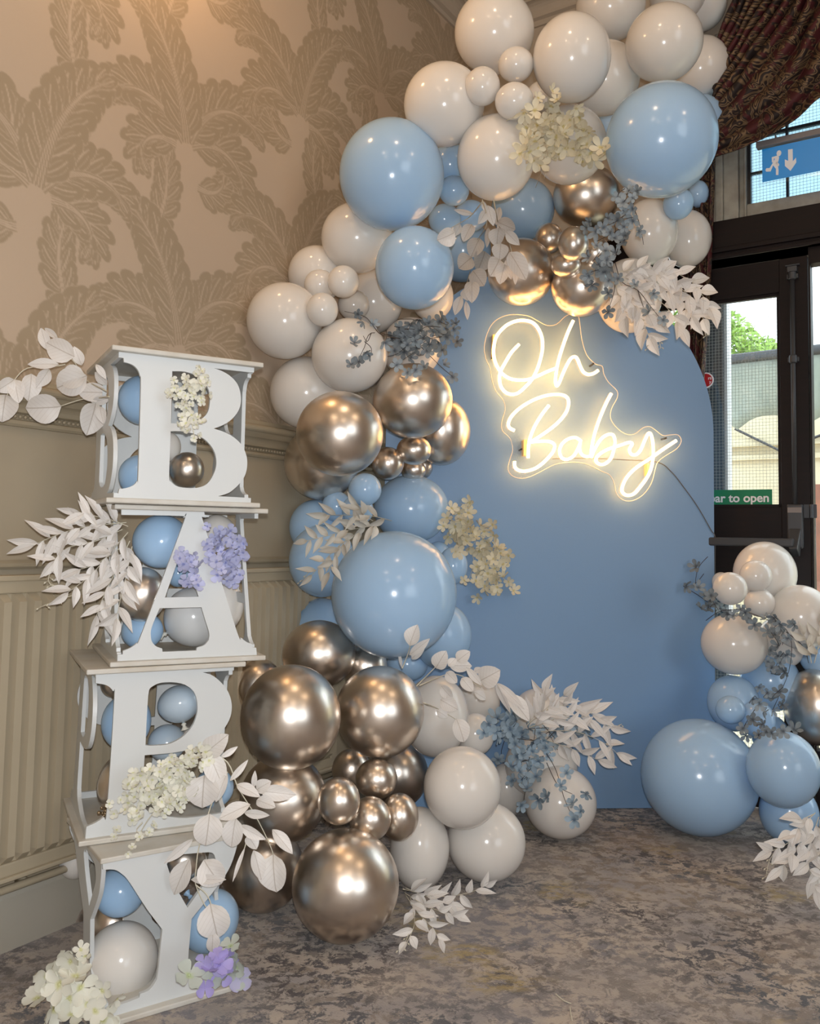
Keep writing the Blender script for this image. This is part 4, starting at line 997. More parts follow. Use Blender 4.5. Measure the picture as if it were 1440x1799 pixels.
 (B_, 222, 1268, 44, 50, 0, 1.98, 'blue balloon beside the stem of the P'),
 (C_, 211, 1376, 38, 54, 0, 1.99, 'chrome balloon low beside the stem of the P'),
 (C_, 335, 1290, 40, 42, 0, 2.12, 'dark chrome balloon behind the knot in the P hole'),
 ('blue2', 293, 1305, 34, 33, 0, 2.04, 'pale blue balloon at the bottom of the P hole'),
 (B_, 376, 1384, 35, 36, 0, 2.06, 'blue balloon behind the big white leaf on the P box'),
 (C_, 200, 1200, 24, 26, 0, 2.06, 'chrome balloon in the top corner of the P box'),
 (B_, 211, 1566, 46, 46, 0, 1.93, 'blue balloon under the upper arm of the Y'),
 (W_, 213, 1688, 66, 73, 0, 1.90, 'big white balloon filling the lower side of the Y box'),
 (B_, 368, 1617, 45, 66, 0, 2.03, 'blue balloon on the far side of the Y stem'),
 (C_, 134, 1617, 39, 66, 0, 2.24, 'dark chrome balloon behind the Y box near the skirting'),
 (W_, 132, 1512, 27, 35, 0, 2.17, 'white balloon between the radiator and the Y box'),
 (C_, 322, 1512, 40, 38, 0, 2.02, 'chrome balloon in the notch of the Y'),
 (C_, 197, 1622, 42, 44, 0, 2.10, 'chrome balloon behind the white one in the Y box'),
]
class Ball: pass
balls = []
for (cn, px, py, rx, ry, lay, cls, lab) in BAL:
    b = Ball(); b.col = cn; b.px, b.py = px, py; b.lay = lay - (.5 if cls == SM else 0); b.lab = lab; b.cls = cls
    r0 = ray(px, py); b.dir = r0
    th = math.atan(math.hypot(px - 720, py - 840) / FPX); ph = math.atan2(py - 840, px - 720); cth = math.cos(th)
    ex = math.sqrt((math.cos(ph) / cth) ** 2 + math.sin(ph) ** 2); ey = math.sqrt((math.sin(ph) / cth) ** 2 + math.cos(ph) ** 2)
    b.ax, b.ay = rx / ex / FPX, ry / ey / FPX            # radii per unit depth
    b.k = math.sqrt(b.ax * b.ay)
    b.box = not isinstance(cls, str) and cls > 1
    if cls == 'floor':
        # bottom of the ellipsoid touches z = 0:  1 + d*dz - ay*d = 0
        b.d = 1.0 / (b.ay - r0.z) * .996; b.fix = True
    elif b.box: b.d = cls; b.fix = True
    else: b.d = cls / b.k; b.fix = False
    if cls == SM and lay == 0: b.d *= .945
    elif cls == SM and lay == 1: b.d *= .97
    b.d0 = b.d; balls.append(b)
def wall_limit(b):
    """largest depth allowed by papered wall, backdrop, door wall"""
    lim = 9
    for (o, n, tst) in ((CORNER, EB, None), (PL, PN, 'p'), (CORNER, -EL, None)):
        # (O + dir d - o).n >= k d * m
        dn = b.dir.dot(n); k = b.k * (.93 if b.ax * FPX > 10 else 1)
        den = k - dn
        if den <= 0: continue
        d = (O - o).dot(n) / den
        if tst:
            q = O + b.dir * d; s = (q - PL).dot(PX)
            if s < -.9 * b.k * d or s > PWID + .6 * b.k * d or q.z > PTOP + .03: continue
            if q.z > PTOP - PR_:
                if math.hypot(s - PR_, q.z - (PTOP - PR_)) > PR_ + .8 * b.k * d: continue
        lim = min(lim, d)
    return lim
for b in balls: b.lim = wall_limit(b)
free = [b for b in balls if not b.box]
for it in range(500):
    for i, a in enumerate(free):
        for b in free[i + 1:]:
            if abs(a.px - b.px) > 260 or abs(a.py - b.py) > 260: continue
            pa, pb = a.dir * a.d, b.dir * b.d; ra, rb = a.k * a.d, b.k * b.d
            dist = (pa - pb).length; need = (ra + rb) * .91
            if a.lay != b.lay:
                f_, g_ = (a, b) if a.lay < b.lay else (b, a)      # f_ must be in front of g_
                lat = math.hypot(a.px - b.px, a.py - b.py) / FPX * (a.d + b.d) / 2
                if lat >= need: continue
                gap = math.sqrt(need * need - lat * lat); cur = g_.d - f_.d
                if cur >= gap: continue
                step = min(.03, (gap - cur) * .4); sgn = 1 if f_ is a else -1
            else:
                if dist >= need: continue
                sgn = 1 if a.d <= b.d else -1
                step = min(.02, (need - dist) * .35)
            step *= sgn
            wa, wb = (0 if a.fix else 1), (0 if b.fix else 1)
            if wa + wb == 0: continue
            a.d -= step * wa / (wa + wb) * 2 * .5; b.d += step * wb / (wa + wb) * 2 * .5
    for b in free:
        if b.fix: continue
        b.d += (b.d0 - b.d) * .006
        if b.d > b.lim: b.d = b.lim
        zmin = 1 + b.dir.z * b.d - b.ay * b.d
        if zmin < .002: b.d = 1.0 / (b.ay - b.dir.z) * .998
# balloon mesh: slightly pear-shaped, neck towards local +Z
def balloon_mesh():
    mb = MB(); prof = []; n = 34
    for i in range(n + 1):
        t = math.pi * i / n; z = -math.cos(t); r = math.sin(t)
        if z > 0: r *= 1 - .10 * z ** 3; z = z * (1 + .035 * z * z)
        prof.append((z, max(r, 1e-4)))
    prof[-2:] = [(1.03, .07), (1.075, .032), (1.10, .030)]
    mb.lathe((0, 0, 0), (0, 0, 1), prof, 48); me = mb.mesh('balloon', True); return me
BM = {}
def knot_mesh():
    mb = MB(); mb.lathe((0, 0, 0), (0, 0, 1), [(0, .03), (.02, .055), (.05, .06), (.08, .035), (.12, .05), (.19, .095), (.20, .09), (.13, .035)], 14); return mb.mesh('knot', True)
KM = {}
BCAT = dict(zip((W_, B_, C_, 'white2', 'blue2'), ('white', 'blue', 'chrome', 'white2', 'blue2')))
random.seed(5)
KNOTS = {'pale blue-grey balloon in the hole of the P': (.25, -1, -.25), 'blue balloon at the bottom of the B box': (-.45, -.75, -.5),
         'grey-white balloon seen under the A crossbar': (-.85, -.5, -.15), 'dark chrome balloon behind the knot in the P hole': (.1, -.2, .9),
         'blue balloon on the far side of the Y stem': (-.7, .5, .3)}
for b in balls:
    d = b.d; c = O + b.dir * d; ax, ay = b.ax * d, b.ay * d; az = math.sqrt(ax * ay)
    if b.lay == 0 and not b.box: pass
    me = BM.get(b.col)
    if me is None: me = balloon_mesh(); me.materials.append(M[b.col]); BM[b.col] = me
    o = bpy.data.objects.new('balloon', me); COL.objects.link(o)
    o['label'] = b.lab; o['category'] = 'balloon'
    if not b.box: o['group'] = {'white': 'white latex balloons of the garland', 'blue': 'blue latex balloons of the garland', 'chrome': 'champagne chrome balloons of the garland'}[b.col]
    else: o['group'] = 'balloons held in the letter boxes'
    # camera-plane ellipsoid, then spin the mesh so that its neck points away from the lens
    nk = KNOTS.get(b.lab)
    if nk: nd = (R * nk[0] + U * nk[1] + F * nk[2]).normalized()
    else: nd = (F + R * rnd(-.35, .35) + U * rnd(-.35, .35)).normalized()
    rot = nd.to_track_quat('Z', 'Y').to_matrix()
    E3 = Matrix((R, U, F)).transposed(); D = Matrix.Diagonal((ax, ay, az))
    A3 = E3 @ D @ E3.transposed() @ rot
    o.matrix_world = Matrix.Translation(c) @ A3.to_4x4(); b.o = o; b.c = c; b.r = az
    if nk:
        km = KM.get(b.col)
        if km is None: km = knot_mesh(); km.materials.append(M['ivoryplastic'] if b.col in ('blue2', 'white2', 'white') else M[b.col]); KM[b.col] = km
        k = link('knot', km, None, o); s_ = .105 / az; k.matrix_local = Matrix.Translation((0, 0, 1.06)) @ Matrix.Diagonal((s_ * .9, s_ * .9, s_ * .9, 1))
    solids.append(o)
print('balls', len(balls), 'depth range', min(b.d for b in balls), max(b.d for b in balls))
_bad = []
for i, a in enumerate(balls):
    for b in balls[i + 1:]:
        dd = (a.c - b.c).length / (a.r + b.r)
        if dd < .80: _bad.append((round(dd, 2), a.lab[:40], b.lab[:40]))
for x in sorted(_bad)[:25]: print(x)
# ------------------------------------------------------------------ flowers and foliage
bpy.context.view_layer.update()
def world_bvh():
    V, Fc = [], []
    for o in solids:
        me = o.data; mw = o.matrix_world; k = len(V); V += [mw @ v.co for v in me.vertices]; Fc += [[k + i for i in p.vertices] for p in me.polygons]
    for q in ([room(0, -.1, 0), room(0, 5, 0), room(0, 5, 3.4), room(0, -.1, 3.4)], [room(0, 0, 0), room(5, 0, 0), room(5, 0, 3.4), room(0, 0, 3.4)], [Vector((-4, -1, .002)), Vector((4, -1, .002)), Vector((4, 6, .002)), Vector((-4, 6, .002))]):
        k = len(V); V += q; Fc.append([k, k + 1, k + 2, k + 3])
    return BVHTree.FromPolygons(V, Fc)
BVH = world_bvh()
def surf(px, py, rad=0):
    """depth along the view axis of whatever stands behind this point of the photo (nearest within rad px)"""
    best = 9
    for dx, dy in ((0, 0),) if not rad else ((0, 0), (rad, 0), (-rad, 0), (0, rad), (0, -rad)):
        d = ray(px + dx, py + dy); h = BVH.ray_cast(O, d.normalized())
        if h[0] is not None: best = min(best, (h[0] - O).dot(F))
    return best
def leaf_mesh(kind):
    """unit leaf: base at 0, tip at +Y 1, half-width .5 in X, face towards +Z"""
    n = 9; rows = []; mb = MB()
    for i in range(n + 1):
        t = i / n
        if kind == 'round': w = .5 * math.sin(math.pi * t ** .80) ** .62
        elif kind == 'oval': w = .5 * math.sin(math.pi * t ** .9) ** .85
        elif kind == 'point': w = .5 * (math.sin(math.pi * t ** .72) ** 1.05)
        w = max(w, .012)
        for s in (-1, -.5, 0, .5, 1):
            z = .22 * abs(s) ** 1.3 * w * 2 + .14 * math.sin(math.pi * t) - (.03 * w if s == 0 else 0) + .02 * math.sin(9 * t + 3 * s)
            mb.v.append((w * s, t, z * (.8 if kind != 'point' else 1)))
    for i in range(n):
        for j in range(4): q = i * 5 + j; mb.f.append((q, q + 1, q + 6, q + 5))
    me = bpy.data.meshes.new('leaf'); me.from_pydata(mb.v, [], mb.f); me.polygons.foreach_set('use_smooth', [True] * len(me.polygons)); return me
def flower_mesh(np_, wide, cup, notch=False, centre=True, seed=0):
    """blossom, radius 1, facing +Z"""
    r_ = random.Random(seed); mb = MB()
    for k in range(np_):
        a0 = 2 * math.pi * k / np_ + r_.uniform(-.12, .12); cu = cup + r_.uniform(-.12, .12); n = 5
        for i in range(n + 1):
            t = i / n; w = wide * math.sin(math.pi * (.10 + .78 * t)) ** .9 * (.35 + .65 * t) if i < n else wide * .28
            rr = .06 + .94 * t
            if notch and i == n: rr *= .93
            for s in (-1, 0, 1):
                x = rr - .05 * abs(s) * t; y = w * s; z = cu * t ** 1.4 + .13 * abs(s) * t - .10 * t ** 3
                mb.v.append((x * math.cos(a0) - y * math.sin(a0), x * math.sin(a0) + y * math.cos(a0), z + .015 * k))
        k0 = len(mb.v) - 3 * (n + 1)
        for i in range(n):
            for j in range(2): q = k0 + i * 3 + j; mb.f.append((q, q + 1, q + 4, q + 3))
    if centre:
        k0 = len(mb.v)
        for j in range(6): mb.v.append((.09 * math.cos(j * 1.047), .09 * math.sin(j * 1.047), .08))
        mb.v.append((0, 0, .16))
        for j in range(6): mb.f.append((k0 + j, k0 + (j + 1) % 6, k0 + 6))
    me = bpy.data.meshes.new('blossom'); me.from_pydata(mb.v, [], mb.f); me.polygons.foreach_set('use_smooth', [True] * len(me.polygons)); return me
_lm = {}
def shape(kind, matk):
    k = (kind, matk)
    if k not in _lm:
        if kind in ('round', 'oval', 'point'): me = leaf_mesh(kind)
        elif kind == 'five': me = flower_mesh(5, .45, .34, False, True, 1)
        elif kind == 'five2': me = flower_mesh(5, .42, .62, False, True, 2)
        elif kind == 'four': me = flower_mesh(4, .60, .20, True, True, 3)
        elif kind == 'four2': me = flower_mesh(4, .62, .42, True, True, 4)
        elif kind == 'big': me = flower_mesh(5, .50, .32, True, True, 5)
        me.materials.append(M[matk]); _lm[k] = me
    return _lm[k]
def put(name, me, parent, pos, yv, zv, sx, sy, sz):
    """place a unit mesh: Y along yv, Z near zv"""
    y = yv.normalized(); z = (zv - y * zv.dot(y)).normalized(); x = y.cross(z)
    o = bpy.data.objects.new(name, me); COL.objects.link(o); o.parent = parent
    p = pos - rel(parent)
    o.matrix_local = Matrix(((x.x * sx, y.x * sy, z.x * sz, p.x), (x.y * sx, y.y * sy, z.y * sz, p.y), (x.z * sx, y.z * sy, z.z * sz, p.z), (0, 0, 0, 1)))
    return o
def leaf_at(parent, kind, matk, b, t, wpx, d, dz=0.0, tilt=None):
    """leaf from photo point b to t, wpx wide, at depth d; dz lets its tip come forward"""
    pb, pt = P3(b[0], b[1], d), P3(t[0], t[1], d - dz); yv = pt - pb
    toward = (O - pb).normalized(); a = tilt if tilt is not None else rnd(-.5, .5)
    z = Matrix.Rotation(a, 3, yv.normalized()) @ toward
    w = wpx / FPX * d / max(.55, math.cos(a))
    return put('leaf', shape(kind, matk), parent, pb, yv, z, w, yv.length, min(w, yv.length))
def stem_tube(parent, paths, m, r=.0014, taper=.6, name='stem'):
    for pts in paths:
        mb = MB(); mb.tube(catmull(pts, 4), r, 5, taper); mb.obj(name, m, parent, smooth=True)

# explicit round-leaf sprays: (scale, ox, oy, depth offset, stems, leaves)
def spray_traced(label, cat, group, sc, ox, oy, lift, stems, leaves, kind='round', matk='leaf', dfix=None, lim=None):
    q = lambda p: (ox + p[0] / sc, oy + p[1] / sc)
    def dep(x, y, r=14):
        d = surf(x, y, r)
        if dfix is not None:
            f = dfix(x, y) if callable(dfix) else dfix
            return min(d - .008, f)
        return d - lift
    x0, y0 = q(stems[0][0]); root = empty('leaf_spray', P3(x0, y0, dep(x0, y0)), label, cat, group)
    sp_ = []
    for s in stems: pts = [q(p) for p in s]; sp_.append([P3(x, y, dep(x, y, 8) + .004) for x, y in pts])
    stem_tube(root, sp_, M['stem'], .0017)
    for i, l in enumerate(leaves):
        b, t, w = q(l[0]), q(l[1]), l[2] / sc; k = l[3] if len(l) > 3 else kind
        cx, cy = (b[0] + t[0]) / 2, (b[1] + t[1]) / 2
        d = min(dep(cx, cy, w * .4), dep(t[0], t[1], 4)) - .0022 * (i % 6)
        leaf_at(root, k, matk, b, t, w, d, rnd(-.01, .02), rnd(-.4, .4))
    return root
G_R = 'sprays of round white artificial eucalyptus leaves'
spray_traced('white round-leaf spray reaching over the dado rail from the B box', 'leaf spray', G_R, 6, 0, 560, .02,
    [[(1150, 820), (1000, 840), (860, 850), (640, 920)], [(1120, 760), (900, 640), (760, 430), (620, 440), (540, 410)], [(690, 480), (520, 510), (290, 520), (150, 650), (60, 850), (20, 990)]],
    [((1010, 480), (1120, 640), 75, 'oval'), ((860, 490), (780, 290), 120, 'oval'), ((500, 330), (430, 95), 120, 'oval'), ((610, 215), (470, 95), 70, 'oval'), ((785, 400), (490, 250), 250),
     ((620, 480), (290, 480), 115, 'oval'), ((915, 600), (600, 730), 300), ((905, 610), (640, 660), 250), ((645, 925), (270, 940), 310), ((330, 580), (295, 870), 200), ((520, 530), (380, 730), 140, 'oval'),
     ((150, 640), (200, 890), 170), ((60, 800), (20, 1090), 290), ((150, 640), (-40, 760), 160), ((1010, 890), (910, 1230), 260), ((1000, 890), (880, 1150), 200), ((1130, 780), (820, 770), 200),
     ((1130, 700), (1000, 560), 100, 'oval'), ((1050, 920), (1090, 1110), 110, 'oval'), ((1165, 830), (960, 880), 100, 'oval'), ((1100, 820), (880, 850), 60, 'oval')],
    dfix=lambda x, y: 2.05 - .0005 * (200 - x))
spray_traced('white round-leaf spray cascading from the P box over the chrome balloons', 'leaf spray', G_R, 5.45, 280, 1270, .03,
    [[(470, 280), (650, 375), (740, 590), (800, 700), (920, 890), (1070, 1200), (1120, 1400)], [(650, 470), (570, 620), (490, 800), (380, 1180), (350, 1400), (345, 1540), (420, 1720), (470, 1790)], [(840, 1080), (820, 1180), (760, 1380)], [(345, 1550), (450, 1640), (500, 1750)]],
    [((440, 285), (660, 110), 210), ((590, 330), (750, 225), 60, 'oval'), ((480, 300), (600, 590), 210), ((430, 500), (410, 815), 310), ((650, 480), (540, 760), 110, 'oval'), ((480, 870), (440, 1175), 275),
     ((320, 1110), (45, 1345), 90, 'oval'), ((290, 1300), (140, 1645), 200, 'oval'), ((425, 1310), (590, 1545), 260), ((300, 1500), (640, 1500), 90, 'oval'), ((675, 555), (850, 350), 65, 'oval'),
     ((735, 590), (965, 710), 110, 'oval'), ((900, 620), (915, 455), 55, 'oval'), ((930, 640), (1070, 560), 130), ((960, 650), (1310, 690), 150, 'oval'), ((930, 740), (1110, 810), 120), ((870, 780), (570, 920), 150, 'oval'),
     ((810, 860), (1055, 885), 85, 'oval'), ((730, 910), (690, 1190), 200), ((770, 980), (1020, 1115), 100, 'oval'), ((840, 1080), (930, 1210), 130), ((1080, 1020), (1275, 1255), 120, 'oval'), ((1090, 1260), (1120, 1620), 270),
     ((900, 1220), (975, 1505), 140, 'oval'), ((820, 1190), (700, 1525), 40, 'oval'), ((485, 1730), (560, 2060), 310), ((510, 2000), (500, 2200), 130, 'oval')],
    dfix=lambda x, y: 1.80 + max(0, x - 400) * .0010)
spray_traced('gold-lit round-leaf spray hanging over the top of the blue backdrop', 'leaf spray', G_R, 6.545, 740, 330, .03,
    [[(700, 140), (745, 300), (740, 450), (640, 600)], [(830, 140), (880, 400), (915, 600), (910, 800)], [(700, 160), (560, 330), (440, 405), (340, 460)], [(880, 420), (1000, 620), (1040, 740)], [(560, 960), (520, 1100), (460, 1240)]],
    [((600, 300), (370, 250), 65, 'oval'), ((450, 420), (375, 560), 90, 'oval'), ((385, 510), (180, 600), 215), ((580, 420), (480, 620), 150), ((745, 260), (650, 420), 110, 'oval'), ((760, 200), (830, 440), 120, 'oval'), ((900, 220), (855, 430), 90, 'oval'),
     ((770, 460), (750, 690), 75, 'oval'), ((670, 580), (570, 800), 200), ((870, 390), (1080, 480), 190), ((890, 460), (870, 680), 190), ((970, 500), (1130, 660), 125, 'oval'), ((915, 640), (895, 835), 195), ((580, 800), (430, 930), 220),
     ((730, 730), (640, 960), 240), ((590, 950), (720, 1130), 210), ((895, 820), (790, 1020), 240), ((960, 880), (900, 1110), 170), ((970, 830), (1035, 1055), 95, 'oval'), ((1010, 740), (1200, 1060), 210), ((1070, 930), (1080, 1115), 65, 'oval'),
     ((580, 1070), (580, 1325), 175), ((510, 1150), (530, 1300), 125, 'oval'), ((460, 1240), (385, 1465), 115, 'oval'), ((510, 1300), (530, 1520), 70, 'oval'), ((700, 150), (760, 300), 60, 'oval')])
spray_traced('white round-leaf sprig arching over the foot of the blue backdrop', 'leaf spray', G_R, 5.76, 690, 1080, .03,
    [[(240, 720), (400, 560), (480, 490), (640, 480)], [(270, 715), (540, 605), (700, 620), (890, 740)], [(1030, 690), (1120, 740), (1190, 810)], [(310, 890), (450, 950), (560, 1010), (640, 1060)], [(95, 540), (150, 400), (175, 310)]],
    [((170, 315), (250, 100), 165, 'oval'), ((165, 410), (375, 240), 95, 'oval'), ((190, 450), (330, 310), 100, 'oval'), ((435, 540), (540, 365), 170), ((560, 520), (640, 440), 90, 'oval'), ((650, 470), (780, 370), 140), ((570, 520), (800, 520), 150, 'oval'),
     ((540, 580), (650, 690), 115), ((820, 580), (900, 535), 65, 'oval'), ((880, 670), (1085, 560), 230), ((740, 530), (900, 715), 80, 'oval'), ((695, 640), (810, 775), 120), ((820, 780), (940, 858), 90, 'oval'), ((1040, 690), (1190, 1000), 100, 'point'),
     ((1060, 690), (1330, 960), 90, 'oval'), ((1150, 800), (1380, 1080), 160, 'oval'), ((490, 720), (600, 845), 115), ((480, 860), (655, 960), 150), ((440, 970), (555, 1040), 100, 'oval'), ((640, 1050), (720, 1290), 175), ((60, 380), (90, 540), 35, 'oval')],
    dfix=lambda x, y: 2.50)

# pointed-leaf sprays grown along traced stems
def spray_grown(label, stems, lp, wp, gap, lift, matk='leaf', dfix=None, kind='point', buds=(), seed=1, spread=.75, group='sprays of pointed white artificial leaves'):
    random.seed(seed)
    def dep(x, y, r=10):
        d = surf(x, y, r)
        if dfix is not None: return min(d - .01, dfix(x, y) if callable(dfix) else dfix)
        return d - lift
    x0, y0 = stems[0][0]; root = empty('leaf_spray', P3(x0, y0, dep(x0, y0)), label, 'leaf spray', group)
    for si, s in enumerate(stems):
        sm = catmull([(p[0], p[1], 0) for p in s], 10); ds = [dep(p.x, p.y) for p in sm]
        ds = [min(ds[max(0, i - 3):i + 4]) * .5 + sum(ds[max(0, i - 3):i + 4]) / len(ds[max(0, i - 3):i + 4]) * .5 for i in range(len(ds))]
        stem_tube(root, [[P3(p.x, p.y, d + .002) for p, d in zip(sm[::5] + [sm[-1]], ds[::5] + [ds[-1]])]], M['stem'], .0012)
        acc = 0; side = 1
        for i in range(1, len(sm)):
            acc += (sm[i] - sm[i - 1]).length
            if acc < gap and i < len(sm) - 1: continue
            acc = 0; side = -side
            a = math.atan2(sm[i].y - sm[i - 1].y, sm[i].x - sm[i - 1].x) + (side * (spread + rnd(-.25, .3)) if i < len(sm) - 1 else rnd(-.2, .2))
            L = lp * rnd(.75, 1.15); b = (sm[i].x, sm[i].y); t = (b[0] + L * math.cos(a), b[1] + L * math.sin(a))
            d = min(ds[i], dep((b[0] + t[0]) / 2, (b[1] + t[1]) / 2, 5)) - .004 - rnd(0, .018)
            leaf_at(root, kind, matk, b, t, wp * rnd(.8, 1.15), d, rnd(-.012, .03) if dep(t[0], t[1], 3) > d + .02 else .004, rnd(-.65, .65))
    for bs in buds:
        pts = [P3(x, y, dep(x, y) - .01) for x, y in bs]; mb = MB(); cs = catmull(pts, 3); mb.tube(cs, .0009, 5)
        for i in range(2, len(cs), 1):
            sgn = 1 if i % 2 else -1; q = cs[i] + R * (.006 * sgn) - U * .003; mb.tube([cs[i], q], .0006, 4); mb.lathe(q, (R * sgn - U).normalized(), [(0, .0012), (.003, .0024), (.007, .0006)], 5)
        mb.obj('bud_sprig', M['stem'], root, smooth=True)
    return root
spray_grown('white pointed-leaf spray spilling sideways out of the A box', [[(222, 918), (180, 922), (130, 930), (80, 948), (60, 958)], [(215, 930), (170, 950), (120, 962), (95, 985)], [(225, 935), (190, 975), (160, 1010), (120, 1040)], [(228, 950), (205, 1000), (185, 1040), (170, 1080)],
    [(232, 960), (222, 1010), (212, 1050), (205, 1085)], [(215, 960), (170, 990), (140, 1000)], [(225, 925), (200, 915), (160, 905), (140, 900)]], 50, 14, 9.5, .02, 'leaf', lambda x, y: 1.93 - (200 - x) * .0002, buds=[[(100, 985), (90, 1000), (85, 1020), (92, 1030)], [(130, 1045), (100, 1055), (72, 1066)]], seed=2)
spray_grown('off-white pointed-leaf spray between the middle blue balloons', [[(688, 915), (650, 906), (610, 905), (575, 905)], [(665, 922), (620, 930), (580, 940), (540, 950)], [(640, 930), (600, 955), (570, 985), (548, 1010)], [(655, 915), (640, 905), (628, 890)], [(610, 945), (590, 975), (578, 1005)], [(670, 920), (650, 925), (620, 918)]],
    34, 11, 9, .02, 'leaf2', buds=[[(545, 1000), (535, 1015), (528, 1022)]], seed=3)
spray_grown('broad gold-lit pointed-leaf spray over the corner of the backdrop', [[(1085, 478), (1130, 472), (1180, 478), (1220, 500), (1245, 540)], [(1085, 485), (1140, 495), (1185, 520), (1215, 555)], [(1090, 490), (1140, 515), (1175, 545), (1195, 575)], [(1085, 495), (1110, 530), (1125, 560), (1140, 590)], [(1080, 495), (1090, 530), (1098, 555)], [(1100, 480), (1160, 485), (1205, 515), (1235, 560)], [(1090, 500), (1120, 540), (1150, 560)]],
    36, 17, 10, .03, 'leaf', lambda x, y: 2.78, buds=[[(1215, 560), (1232, 572), (1240, 590)], [(1135, 580), (1142, 600), (1138, 612)], [(1148, 585), (1158, 600), (1160, 612)]], seed=4)
spray_grown('pointed-leaf spray fanning from the garland foot across the backdrop', [[(925, 1275), (945, 1245), (955, 1215)], [(930, 1270), (965, 1245), (1005, 1240), (1040, 1255)], [(930, 1278), (980, 1262), (1030, 1262), (1070, 1275)], [(950, 1285), (1010, 1285), (1060, 1305), (1085, 1325)], [(960, 1300), (1010, 1318), (1050, 1335)], [(940, 1262), (970, 1235), (990, 1222)]],
    42, 13, 11, .03, 'leaf', lambda x, y: 2.72 - (x - 925) * -.0008, buds=[[(1060, 1275), (1080, 1276), (1092, 1272)]], seed=5)
spray_grown('white pointed-leaf sprig lying on the carpet by the floor balloons', [[(708, 1562), (740, 1570), (780, 1575), (825, 1568), (850, 1556)], [(710, 1568), (745, 1590), (785, 1605), (800, 1610)], [(712, 1572), (735, 1605), (760, 1630), (770, 1650)], [(720, 1575), (728, 1620), (715, 1655)], [(712, 1560), (750, 1575), (790, 1590)]],
    34, 13, 11, .02, 'leaf', buds=[[(722, 1630), (712, 1655), (703, 1668)]], seed=6)
spray_grown('white leaf cascade trailing onto the carpet at the photo edge', [[(1432, 1428), (1405, 1455), (1385, 1480), (1355, 1495)], [(1438, 1435), (1425, 1480), (1420, 1520), (1432, 1560)], [(1440, 1440), (1440, 1500), (1436, 1545)], [(1425, 1440), (1405, 1480), (1385, 1510), (1372, 1525)], [(1430, 1430), (1410, 1440), (1402, 1455)]],
    36, 16, 11, .02, 'leaf', lambda x, y: 2.30, buds=[[(1358, 1500), (1350, 1515), (1345, 1540)]], seed=7)
spray_grown('small pointed-leaf sprig above the door-side chrome balloon', [[(1425, 1165), (1420, 1140), (1412, 1115)], [(1430, 1165), (1438, 1130), (1440, 1095)], [(1430, 1150), (1450, 1120)]], 34, 12, 14, .02, 'leaf2', lambda x, y: 2.40, seed=8)

# blossom sprays
def blossoms(label, cat, group, blobs, stems, rpx, matk, kinds, lift, stem_m, dfix=None, seed=1, tips=(), name='blossom_spray', part='blossom', thick=.0011, jit=.75):
    random.seed(seed)
    def dep(x, y, r=8):
        d = surf(x, y, r)
        if dfix is not None: return min(d - .01, dfix(x, y) if callable(dfix) else dfix)
        return d - lift
    cx, cy = (blobs[0][0], blobs[0][1]) if blobs else stems[0][0]
    root = empty(name, P3(cx, cy, dep(cx, cy)), label, cat, group)
    def one(x, y, r, out):
        d = dep(x, y, r * .7) - out; p = P3(x, y, d); tw = (O - p).normalized()
        z = (tw + Vector((rnd(-1, 1), rnd(-1, 1), rnd(-1, 1))) * jit).normalized()
        y_ = Vector((rnd(-1, 1), rnd(-1, 1), rnd(-1, 1))); s = r / FPX * d
        put(part, shape(random.choice(kinds), matk), root, p, (y_ - z * y_.dot(z)).normalized(), z, s, s, s)
        return p
    for (bx, by, rx, ry, n) in blobs:
        for k in range(n):
            # sunflower spread, a little noisy
            a = k * 2.39996; q = math.sqrt((k + .5) / n)
            x = bx + rx * q * math.cos(a) + rnd(-3, 3); y = by + ry * q * math.sin(a) + rnd(-3, 3)
            p = one(x, y, rpx * rnd(.8, 1.2), .028 * (1 - q * q) + rnd(0, .008))
            if stem_m is not None and k % 2 == 0:
                c = P3(bx + rnd(-.9, .9) * rx, by + rnd(-.9, .9) * ry, dep(bx, by) - rnd(.0, .03))
                mb = MB(); mb.tube(catmull([c, (c + p) / 2 + R * rnd(-.012, .012) + U * rnd(-.01, .01), p], 3), thick, 4, .7); mb.obj('twig', stem_m, root, smooth=True)
    if stems: stem_tube(root, [[P3(x, y, dep(x, y) - .004) for x, y in s] for s in stems], stem_m or M['stem'], thick * 1.2, .6, 'twig' if stem_m is M['twig'] else 'stem')
    for (x, y, *r) in tips: one(x, y, r[0] if r else rpx, .010)
    return root
GB = 'grey-blue artificial blossom branches'
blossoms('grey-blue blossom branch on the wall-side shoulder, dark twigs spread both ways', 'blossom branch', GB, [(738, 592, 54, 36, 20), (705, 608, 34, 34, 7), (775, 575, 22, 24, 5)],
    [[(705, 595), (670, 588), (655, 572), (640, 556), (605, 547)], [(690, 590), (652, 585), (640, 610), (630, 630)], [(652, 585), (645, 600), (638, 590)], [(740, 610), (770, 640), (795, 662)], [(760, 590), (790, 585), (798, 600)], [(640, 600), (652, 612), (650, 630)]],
    13, 'petal_blue', ['five', 'five2'], .02, M['twig'], None, 21, [(628, 552, 10), (638, 566, 10), (622, 603, 12), (640, 620, 13), (630, 636, 12), (617, 640, 11), (648, 624, 11), (655, 570, 11), (797, 578, 12), (803, 600, 11), (780, 640, 10), (795, 662, 12), (730, 650, 13), (716, 655, 11), (745, 645, 11), (800, 568, 9)])
